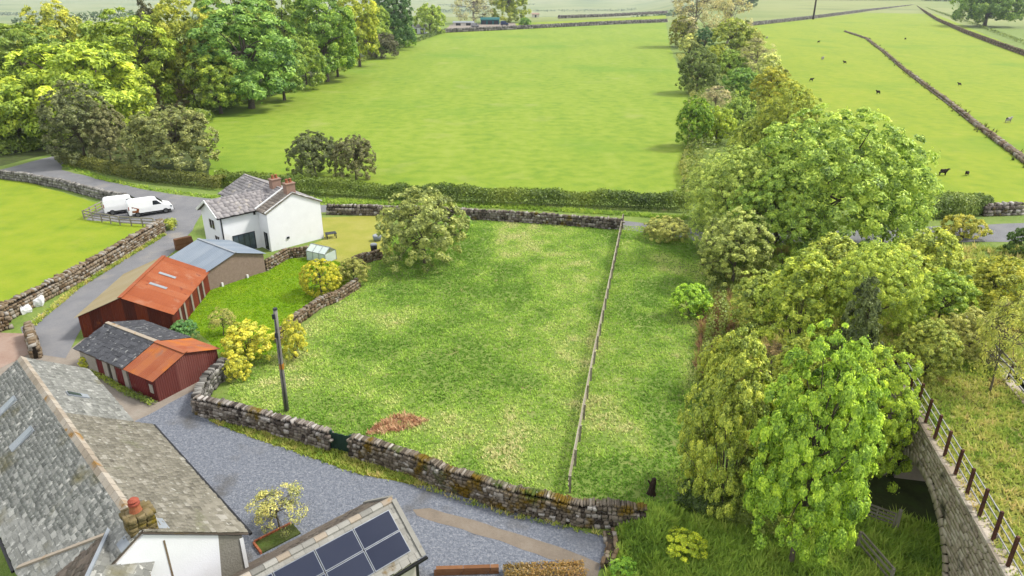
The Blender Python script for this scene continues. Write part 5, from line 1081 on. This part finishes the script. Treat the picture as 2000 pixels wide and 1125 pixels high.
post_fence('bridge_fence', 'pale railed fence on the far side of the bridge track', [br.w([A0+.3, -BWD+.2, 0]), br.w([A1-.2, -BWD+.2, 0]), (emb_x(38)+5.6, 38)], 1.15, .09, (.35, .7, 1.05), 'rust_post', 'pale_rail', .06, .08, deckz, 2.0, off=1)
flat = lambda x, y: 0.0
post_fence('paddock_fence', 'long pale timber post and rail fence dividing the paddock', [G(1113, 962), G(1160, 712), G(1195, 545), G(1217, 436)], 1.05, .11, (.4, .72, 1.0), 'fence_timber', 'fence_timber', .06, .1, flat, 2.1)
post_fence('parking_fence', 'pale timber fence around the van parking bay', [G(212, 403), G(165, 428), G(235, 440), G(302, 444)], 1.0, .1, (.3, .62, .95), 'grey_timber', 'grey_timber', .05, .12, flat, 1.4)
post_fence('low_fence', 'weathered timber rails at the bottom edge below the sycamore', [G(1672, 1075), G(1735, 1150)], 1.1, .1, (.4, .75, 1.05), 'grey_timber', 'grey_timber', .06, .1, flat, 1.7)
# five-bar gate under the sycamore
ga, gb = np.array(G(1668, 1010)[:2]), np.array(G(1748, 1040)[:2]); gg = Fr(ga[0], ga[1], *(gb-ga)); GLN = np.linalg.norm(gb-ga)
GT = empty('field_gate', gg.loc, 'weathered wooden five-bar gate in front of the bridge arch', 'gate')
for k in range(5): m = MB(gg); m.tint = random.random(); m.box(.1, GLN-.1, -.02, .02, .2+k*.2, .29+k*.2); m.build('bar', 'grey_timber', GT)
for x in (0, GLN): m = MB(gg); m.box(x-.08, x+.08, -.08, .08, -.03, 1.35); m.build('gate_post', 'grey_timber', GT)
for x in (.14, GLN-.14, GLN/2): m = MB(gg); m.box(x-.04, x+.04, -.045, -.021, .18, 1.12); m.build('stile', 'grey_timber', GT)
# small green gate in the drive wall
ga, gb = np.array(G(651, 877)[:2]), np.array(G(687, 886)[:2]); gg = Fr(ga[0], ga[1], *(gb-ga)); GLN = np.linalg.norm(gb-ga)
GT = empty('garden_gate', gg.loc, 'small dark green boarded gate in the drystone wall', 'gate'); n = 6
for k in range(n): m = MB(gg); m.tint = random.random(); m.box(.04+(GLN-.08)*k/n, .04+(GLN-.08)*(k+1)/n-.012, -.02, .02, .06, 1.12+.03*(k % 2)); m.build('board', 'green_paint', GT)
for z_ in (.28, .88): MB(gg).box(.04, GLN-.04, .021, .06, z_, z_+.1).build('ledge', 'green_paint', GT)
for x in (-.02, GLN+.02): MB(gg).box(x-.06, x+.06, -.06, .06, -.02, 1.25).build('gate_post', 'green_paint', GT)
MB(gg).box(GLN-.16, GLN-.1, -.05, -.021, .75, .82).build('latch', 'black_plastic', GT)

# ================================================================= POLES
p = G(560, 802); PO = empty('utility_pole', p, 'tall weathered wooden pole inside the drive wall', 'pole')
m = MB(); m.tube([(p.x, p.y, -.1), (p.x+.05, p.y, 2.5), (p.x+.12, p.y, 5), (p.x+.2, p.y, 6.85)], [.15, .14, .125, .115], 10); m.build('shaft', 'pole_wood', PO, True)
m = MB(); m.tube([(p.x+.08, p.y, 2.95), (p.x+.09, p.y, 3.3)], [.152, .15], 10); m.build('marker_band', 'sign_orange', PO)
for z_ in (5.1, 6.3): m = MB(); m.box(p.x+.02, p.x+.2, p.y-.19, p.y-.12, z_, z_+.3); m.build('bracket', 'slate_frame', PO)
m = MB(); m.tube([(p.x+.2, p.y, 6.83), (p.x+.2, p.y, 6.93)], [.135, .12], 10); m.build('cap', 'slate_frame', PO)
m = MB(); m.tube([(p.x+.06, p.y-.15, .1), (p.x+.16, p.y-.14, 6.3)], [.025, .025], 5); m.build('cable_guard', 'slate_frame', PO)
p = G(1588, 38); PO = empty('utility_pole', p, 'dark distant pole on the sheep field top wall', 'pole')
m = MB(); m.tube([(p.x, p.y, -.1), (p.x, p.y, 18)], [.75, .6], 8); m.build('shaft', 'stump_wood', PO, True); MB().box(p.x-1.6, p.x+1.6, p.y-.3, p.y+.3, 16.6, 17.1).build('crossarm', 'stump_wood', PO)

# ================================================================= VANS
def van(u0, v0, ang, L, label, print_=False, name='delivery_van', paint='van_paint', S_=1.0, P=None, group='white vans in the parking bay', cat='van'):
    P = P or G(u0, v0); f = Fr(P.x, P.y, math.cos(ang), math.sin(ang)); e = empty(name, f.loc, label, cat, group); W2 = .86*S_; k = S_
    prof = [(0, .32), (0, 1.0), (.05, 1.62), (.18, 1.8), (.6, 1.87), (2.7, 1.85), (3.05, 1.75), (3.72, 1.16), (4.35, .98), (4.55, .8), (4.6, .32)]
    sx = L/4.6/k
    def wy(z): return W2*(1-.16*max(0, (z*k-.95*k)/(.95*k)))
    V = []
    for s in (-1, 1):
        for x, z in prof: V.append((x*sx*k, s*wy(z), z*k))
    n = len(prof); F = [tuple(range(n)), tuple(range(2*n-1, n-1, -1))]+[(i, n+i, n+(i+1) % n, (i+1) % n) for i in range(n)]
    m = MB(f); m.add(V, F); b = m.build('body', paint, e, bevel=.07*S_)
    def quad(x0, z0, x1, z1, x2, z2, x3, z3, s, name, mat, par=e):
        m = MB(f); m.add([(x*sx*k, s*(wy(z)+o), z*k) for o in (-.03, .012) for x, z in ((x0, z0), (x1, z1), (x2, z2), (x3, z3))], [(0, 1, 2, 3), (7, 6, 5, 4), (0, 4, 5, 1), (1, 5, 6, 2), (2, 6, 7, 3), (3, 7, 4, 0)]); return m.build(name, mat, par)
    for s in (-1, 1):
        d = quad(2.45, .5, 3.5, .5, 3.45, 1.15, 2.45, 1.15, s, 'door', paint); quad(2.55, 1.2, 3.45, 1.2, 3.0, 1.66, 2.6, 1.66, s, 'side_window', 'dark_glass')
        quad(.3, .36, 4.3, .36, 4.3, .5, .3, .5, s, 'sill', 'black_plastic')
        quad(4.3, .72, 4.52, .72, 4.46, .88, 4.3, .93, s, 'headlight', 'skylight_glass'); quad(.02, .95, .12, .95, .12, 1.35, .04, 1.35, s, 'tail_light', 'red_lens')
        if print_: quad(.35, .62, 1.0, .58, 1.1, 1.0, .4, 1.3, s, 'side_print', 'orange_print')
        for wx in (.85, 3.75):
            pp = f.w([wx*sx*k, s*(W2-.09*S_), .32*k]); ax = f.d([0, 1, 0]); w = MB(); w.tube([pp-ax*.1*k, pp-ax*.09*k, pp+ax*.09*k, pp+ax*.1*k], [.28*k, .32*k, .32*k, .28*k], 14); wo = w.build('wheel', 'rubber', e)
            r = MB(); r.tube([pp-ax*.115*k, pp+ax*.115*k], [.19*k, .19*k], 12); r.build('rim', 'rim_metal', wo)
    m = MB(f); x0, x1 = 3.08*sx*k, 3.68*sx*k; y0, y1 = wy(1.7)*.88, wy(1.2)*.9; m.slab([(x1, -y1, 1.225*k), (x1, y1, 1.225*k), (x0, y0, 1.755*k), (x0, -y0, 1.755*k)], .03); m.build('windscreen', 'dark_glass', e)
    MB(f).box(-.05*k, 0.02, -W2*.9, W2*.9, .3*k, .48*k).build('bumper', 'black_plastic', e); MB(f).box(4.58*sx*k, 4.66*sx*k, -W2*.9, W2*.9, .32*k, .5*k).build('bumper', 'black_plastic', e)
    return e
van(252, 424, R_(34), 4.6, 'white panel van with orange print on its rear side, nearer the road', True)
van(205, 419, R_(30), 4.3, 'plain white panel van parked further left by the timber fence', False)

# ================================================================= SMALL THINGS ABOUT THE YARD AND GARDEN
def bulk_bag(u, v, ang, label, s=1.0, seed=1):
    P = G(u, v); rg = random.Random(seed); bm = bmesh.new(); bmesh.ops.create_cube(bm, size=1); bmesh.ops.subdivide_edges(bm, edges=bm.edges, cuts=4, use_grid_fill=True)
    for q in bm.verts:
        x, y, z = q.co; bul = 1+.16*math.cos(z*math.pi)*(1-.0); q.co.x = x*bul+rg.uniform(-.03, .03); q.co.y = y*bul+rg.uniform(-.03, .03)
        if z > .45: q.co.z += .10*(abs(x)+abs(y))-.14+rg.uniform(-.05, .05)
        else: q.co.z += rg.uniform(-.02, .02)
    e = empty('bulk_bag', P, label, 'bag', 'white builders bags by the road'); me = bpy.data.meshes.new('bag'); bmesh.ops.triangulate(bm, faces=bm.faces); bm.to_mesh(me); bm.free()
    mt = Matrix.Translation(P+Vector((0, 0, .36*s)))@Matrix.Rotation(ang, 4, 'Z')@Matrix.Diagonal((.8*s, .8*s, .76*s, 1)); me.transform(mt); link('sack', me, 'bag_fabric', e)
    for sx in (-1, 1):
        for sy in (-1, 1):
            c = mt@Vector((sx*.42, sy*.42, .40)); m = MB(); m.tube([c, c+Vector((sx*.03, sy*.03, .14)), c+Vector((-sx*.05, 0, .16)), c+Vector((-sx*.1, 0, .0))], [.02]*4, 5); m.build('lifting_loop', 'bag_fabric', e)
bulk_bag(74, 596, .4, 'white builders bag with open top, further from the camera of the two', 1.0, 3)
bulk_bag(50, 610, .9, 'white builders bag slumped at the road edge, nearer the camera of the two', .85, 4)
gm_ = bpy.data.materials.new('greenhouse_glass'); gm_.use_nodes = True; b_ = gm_.node_tree.nodes['Principled BSDF']; b_.inputs['Base Color'].default_value = (.62, .72, .70, 1); b_.inputs['Roughness'].default_value = .12; b_.inputs['Alpha'].default_value = .55; MATS['greenhouse_glass'] = gm_
p = G(600, 508); gr = Fr(p.x, p.y, .88, -.47); GH = empty('greenhouse', p, 'small glass greenhouse with pale aluminium frame beside the golden ball bush', 'greenhouse')
GA_, GB_, gE, gR = 2.3, 1.5, .95, 1.45
def gq(pts, n='pane'): MB(gr).slab(pts, .01).build(n, 'greenhouse_glass', GH)
for k in range(3):
    a0_, a1_ = GA_*k/3+.02, GA_*(k+1)/3-.02
    gq([(a0_, 0, .05), (a1_, 0, .05), (a1_, 0, gE), (a0_, 0, gE)]); gq([(a1_, GB_, .05), (a0_, GB_, .05), (a0_, GB_, gE), (a1_, GB_, gE)])
    gq([(a0_, 0, gE), (a1_, 0, gE), (a1_, GB_/2, gR), (a0_, GB_/2, gR)]); gq([(a1_, GB_, gE), (a0_, GB_, gE), (a0_, GB_/2, gR), (a1_, GB_/2, gR)])
for a_ in (0, GA_): gq([(a_, .02, .05), (a_, GB_-.02, .05), (a_, GB_-.02, gE), (a_, .02, gE)] if a_ else [(a_, GB_-.02, .05), (a_, .02, .05), (a_, .02, gE), (a_, GB_-.02, gE)])
for k in range(4):
    a_ = GA_*k/3
    m = MB(gr); m.bar((a_, 0, 0), (a_, 0, gE), .045); m.bar((a_, GB_, 0), (a_, GB_, gE), .045); m.bar((a_, 0, gE), (a_, GB_/2, gR), .045); m.bar((a_, GB_, gE), (a_, GB_/2, gR), .045); m.build('frame_rib', 'aluminium', GH)
m = MB(gr)
for b0_, z_ in ((0, .03), (GB_, .03), (0, gE), (GB_, gE), (GB_/2, gR)): m.bar((0, b0_, z_), (GA_, b0_, z_), .05)
m.build('frame_rail', 'aluminium', GH)
def lathe(name, label, cat, u, v, prof, mat, lid=None):
    P = G(u, v); e = empty(name, P, label, cat); m = MB(); m.tube([(P.x, P.y, z) for r, z in prof], [r for r, z in prof], 14); m.build('drum', mat, e, True)
    if lid: m = MB(); m.tube([(P.x, P.y, z) for r, z in lid], [r for r, z in lid], 14); m.build('lid', mat if len(lid) > 2 else 'lead', e)
lathe('water_tub', 'pale grey-blue tub on the back lawn beside the paddock tree', 'tub', 737, 470, [(.34, 0), (.42, .3), (.45, .55)], 'blue_sheet', [(.47, .55), (.40, .62)])
lathe('garden_bin', 'black bin at the right end of the back lawn', 'bin', 731, 494, [(.26, 0), (.32, .5), (.33, .85)], 'black_plastic', [(.35, .85), (.3, .95)])
p = G(640, 468); tf = Fr(p.x, p.y, .9, .43); TB = empty('garden_table', p, 'low dark garden table at the right corner of the white house', 'table')
for k in range(5): MB(tf).box(-.1, 1.0, .02+k*.16, .16+k*.16, .5, .54).build('slat', 'slate_frame', TB)
for x in (0, .9):
    for y in (.06, .74): MB(tf).box(x-.04, x+.04, y-.04, y+.04, 0, .498).build('leg', 'slate_frame', TB)
p = G(1272, 965); ST = empty('tree_stump', p, 'short dark stump standing in the paddock near the drive wall end', 'stump'); m = MB(); m.tube([(p.x, p.y, -.05), (p.x, p.y, .12), (p.x+.03, p.y, .55), (p.x+.1, p.y+.05, .95)], [.28, .2, .16, .11], 9); m.build('bole', 'stump_wood', ST); m = MB(); m.tube([(p.x, p.y, .5), (p.x-.2, p.y+.1, .8)], [.08, .04], 6); m.build('snag', 'stump_wood', ST)
# timber planter and brown hedge at the bottom edge
pa, pb = G(848, 1122), G(975, 1118); tf = Fr(pa.x, pa.y, pb.x-pa.x, pb.y-pa.y); Lp = (pb-pa).length; TP = empty('sleeper_edging', pa, 'brown timber sleepers edging the drive at the bottom of the picture', 'edging'); k = 0; x = 0
while x < Lp:
    for zc in range(2): m = MB(tf); m.tint = random.random(); m.box(x+.1*zc, min(x+1.2+.1*zc, Lp)-.02, -.1, .1, zc*.2, zc*.2+.19); m.build('sleeper', 'brown_timber', TP)
    x += 1.2
hedge('hedge', 'low russet hedge at the bottom edge beside the drive', [G(985, 1128), G(1060, 1126), G(1140, 1122)], .55, .7, 3500, .05, (166, 124, 72), 12)
hedge('weed_strip', 'green weeds along the foot of the red shed doors', [G(185, 728), G(240, 765), G(300, 792)], .3, .35, 1800, .06, (118, 140, 44), 13)
hedge('ivy_patch', 'clump of yellow-green growth on the end of the left field wall', [G(322, 452), G(335, 440)], .9, 1.2, 1500, .09, (168, 176, 60), 14)

# ================================================================= SHEEP
def sheep_mesh():
    V = [(0, 0, .55), (.28, 0, .56), (-.3, 0, .57), (.42, 0, .70), (.55, 0, .86), (.72, 0, .80)]; E = [(0, 1), (0, 2), (1, 3), (3, 4), (4, 5)]; Rr = [.25, .24, .24, .16, .105, .055]
    for s in (-1, 1):
        for x, kx, ix in ((.27, .0, 1), (-.32, -.05, 2)):
            b = len(V); V += [(x, s*.13, .38), (x+(.03 if x > 0 else .02), s*.13, .22), (x+kx*.2, s*.13, .02)]; E += [(ix, b), (b, b+1), (b+1, b+2)]; Rr += [.085, .045, .035]
    me = bpy.data.meshes.new('sheep_base'); me.from_pydata(V, E, []); o = bpy.data.objects.new('sheep_base', me); COL.objects.link(o)
    md = o.modifiers.new('s', 'SKIN'); sd_ = o.modifiers.new('u', 'SUBSURF'); sd_.levels = 1
    for i, r in enumerate(Rr): me.skin_vertices[0].data[i].radius = (r, r)
    me.skin_vertices[0].data[0].use_root = True
    dg = bpy.context.evaluated_depsgraph_get(); dg.update(); nm = bpy.data.meshes.new_from_object(o.evaluated_get(dg)); bpy.data.objects.remove(o)
    for q in nm.polygons: q.use_smooth = True
    nm.materials.clear(); return nm
sm = sheep_mesh(); smd = sm.copy(); sm.materials.append(MATS['wool_white']); smd.materials.append(MATS['wool_dark'])
for u, v, dk, s, lab in ((1840, 343, 1, 1.15, 'dark brown sheep nearest the trimmed hedge, left of two'), (1888, 343, 1, .8, 'small dark lamb right of the nearest dark sheep'), (1650, 125, 1, 1.2, 'dark sheep in the upper middle of the sheep field'),
        (1715, 184, 1, 1.1, 'dark sheep left of the tumbled stone line'), (1584, 159, 1, 1.1, 'dark sheep close to the railway thicket'), (1968, 240, 0, 1.3, 'white sheep right of the tumbled stone line'),
        (1606, 117, 0, 1.3, 'white sheep lying far up the sheep field near the railway thicket'), (1497, 76, 0, 1.3, 'white sheep at the top left corner of the sheep field'), (1598, 84, 1, 1.2, 'dark sheep below the distant pole'), (1768, 78, 1, 1.2, 'dark sheep high up right of the tumbled stones'), (1874, 168, 1, 1.0, 'dark lamb in the middle of the field right of the stone line')):
    P = G(u, v); e = empty('sheep', P, lab, 'sheep', 'sheep grazing in the field on the right'); o = bpy.data.objects.new('fleece', smd if dk else sm); COL.objects.link(o); o.parent = e; o.scale = (s, s, s); o.rotation_euler = (0, 0, random.uniform(-.8, .8)+(math.pi if random.random() < .5 else 0))

# ================================================================= FAR BUILDINGS AND LAND
def shed(name, label, u, v, wpx, hpx, dpt, mat, roofm, group=None, cat='shed', doors=2):
    P = G(u, v); dep = depth_of(P); L = wpx*dep/FPX; H = hpx*dep/FPX; f = Fr(P.x-L/2, P.y, 1, 0); e = empty(name, f.loc, label, cat, group)
    MB(f).prism([(0, 0), (dpt, 0), (dpt, H*.72), (dpt/2, H*.97), (0, H*.72)], 0, L).build('wall', mat, e)
    m = MB(f); m.slab([(-.3, -.4, H*.70), (L+.3, -.4, H*.70), (L+.3, dpt/2, H), (-.3, dpt/2, H)], .15); m.slab([(L+.3, dpt+.4, H*.70), (-.3, dpt+.4, H*.70), (-.3, dpt/2, H), (L+.3, dpt/2, H)], .15); m.build('roof', roofm, e)
    for k in range(doors): x = L*(k+.5)/doors; MB(f).box(x-L*.12, x+L*.12, -.06, 0, .05, H*.55).build('door', 'slate_frame', e)
shed('far_shed', 'teal metal shed in the distance behind the pasture wall', 957, 48, 36, 13, 7, 'shed_green', 'shed_green', doors=3)
shed('far_cottage', 'white building half hidden by the wood at the pasture corner', 818, 66, 26, 17, 8, 'render_white', 'house_slate', cat='house')
shed('far_shed', 'low pale shed left of the distant teal shed', 905, 50, 40, 8, 5, 'render_cream', 'lead')
shed('far_barn', 'pale pink distant barn beyond the small bright green bush', 1046, 34, 14, 8, 8, 'render_cream', 'pink_paving', cat='barn', doors=1)
P = G(978, 50); van(0, 0, .1, 4.8, 'blue vehicle parked beside the distant teal shed', name='parked_car', paint='car_blue', P=P, group='vehicles by the distant sheds', S_=1.5)
P = G(920, 54); van(0, 0, .2, 4.8, 'silver vehicle parked by the low pale shed in the distance', name='parked_car', paint='car_silver', P=P, group='vehicles by the distant sheds', S_=1.5)
sheet('far_yard', px((868, 60), (880, 48), (1005, 44), (1012, 54)), .06, 'concrete', 4, .5)
rg = np.random.default_rng(77); PP, NN, TT = [], [], []
def woods(xc, yc, L, ang, n, h, w):
    s = rg.uniform(-L/2, L/2, n); o = rg.normal(0, w/3, n); x = xc+s*math.cos(ang)-o*math.sin(ang); y = yc+s*math.sin(ang)+o*math.cos(ang)
    z = terrain(x, y)+h*(.3+.7*rg.random(n))*(.5+.8*fbm(s*.05, xc*.01)); PP.append(np.stack([x, y, z], 1)); d = rg.normal(0, .6, (n, 3))+np.array([0, -.3, .8]); NN.append(d/np.linalg.norm(d, axis=1)[:, None]); TT.append(np.clip(.5+rg.normal(0, .2, n), 0, 1))
for _ in range(46):
    r = rg.uniform(750, 3600); a = rg.uniform(-.75, .5); woods(r*math.sin(a), r*math.cos(a), rg.uniform(60, 420), rg.normal(0, .35), 700, rg.uniform(6, 12), rg.uniform(8, 45))
for _ in range(10):
    r = rg.uniform(1050, 2200); a = rg.uniform(.3, .72); woods(r*math.sin(a), r*math.cos(a), rg.uniform(60, 260), rg.normal(-.5, .3), 700, rg.uniform(2, 6), rg.uniform(5, 14))
V, F = leaf_arrays(np.concatenate(PP), np.concatenate(NN), 1.9, rg); o = link('far_woodland', np_mesh('far_woodland', V, F, np.concatenate(TT)), 'leaf_dull', None, S(92, 118, 70, .8)); tag(o, 'distant hedgerows and woods in the hazy valley beyond the pasture', 'woodland', kind='stuff')
# ---- the air
hz = bpy.data.materials.new('haze'); hz.use_nodes = True; n = hz.node_tree.nodes; n.clear(); oo = n.new('ShaderNodeOutputMaterial'); pv = n.new('ShaderNodeVolumePrincipled')
pv.inputs['Color'].default_value = (.80, .88, 1, 1); pv.inputs['Density'].default_value = .0001; pv.inputs['Anisotropy'].default_value = .2; hz.node_tree.links.new(pv.outputs[0], oo.inputs['Volume']); MATS['haze'] = hz
m = MB(); m.box(-12600, 12600, -12600, 12600, -66, 125); hb = m.build('haze', 'haze'); hb['kind'] = 'stuff'; hb['label'] = 'thin pale blue haze lying over the whole valley'; hb['category'] = 'haze'
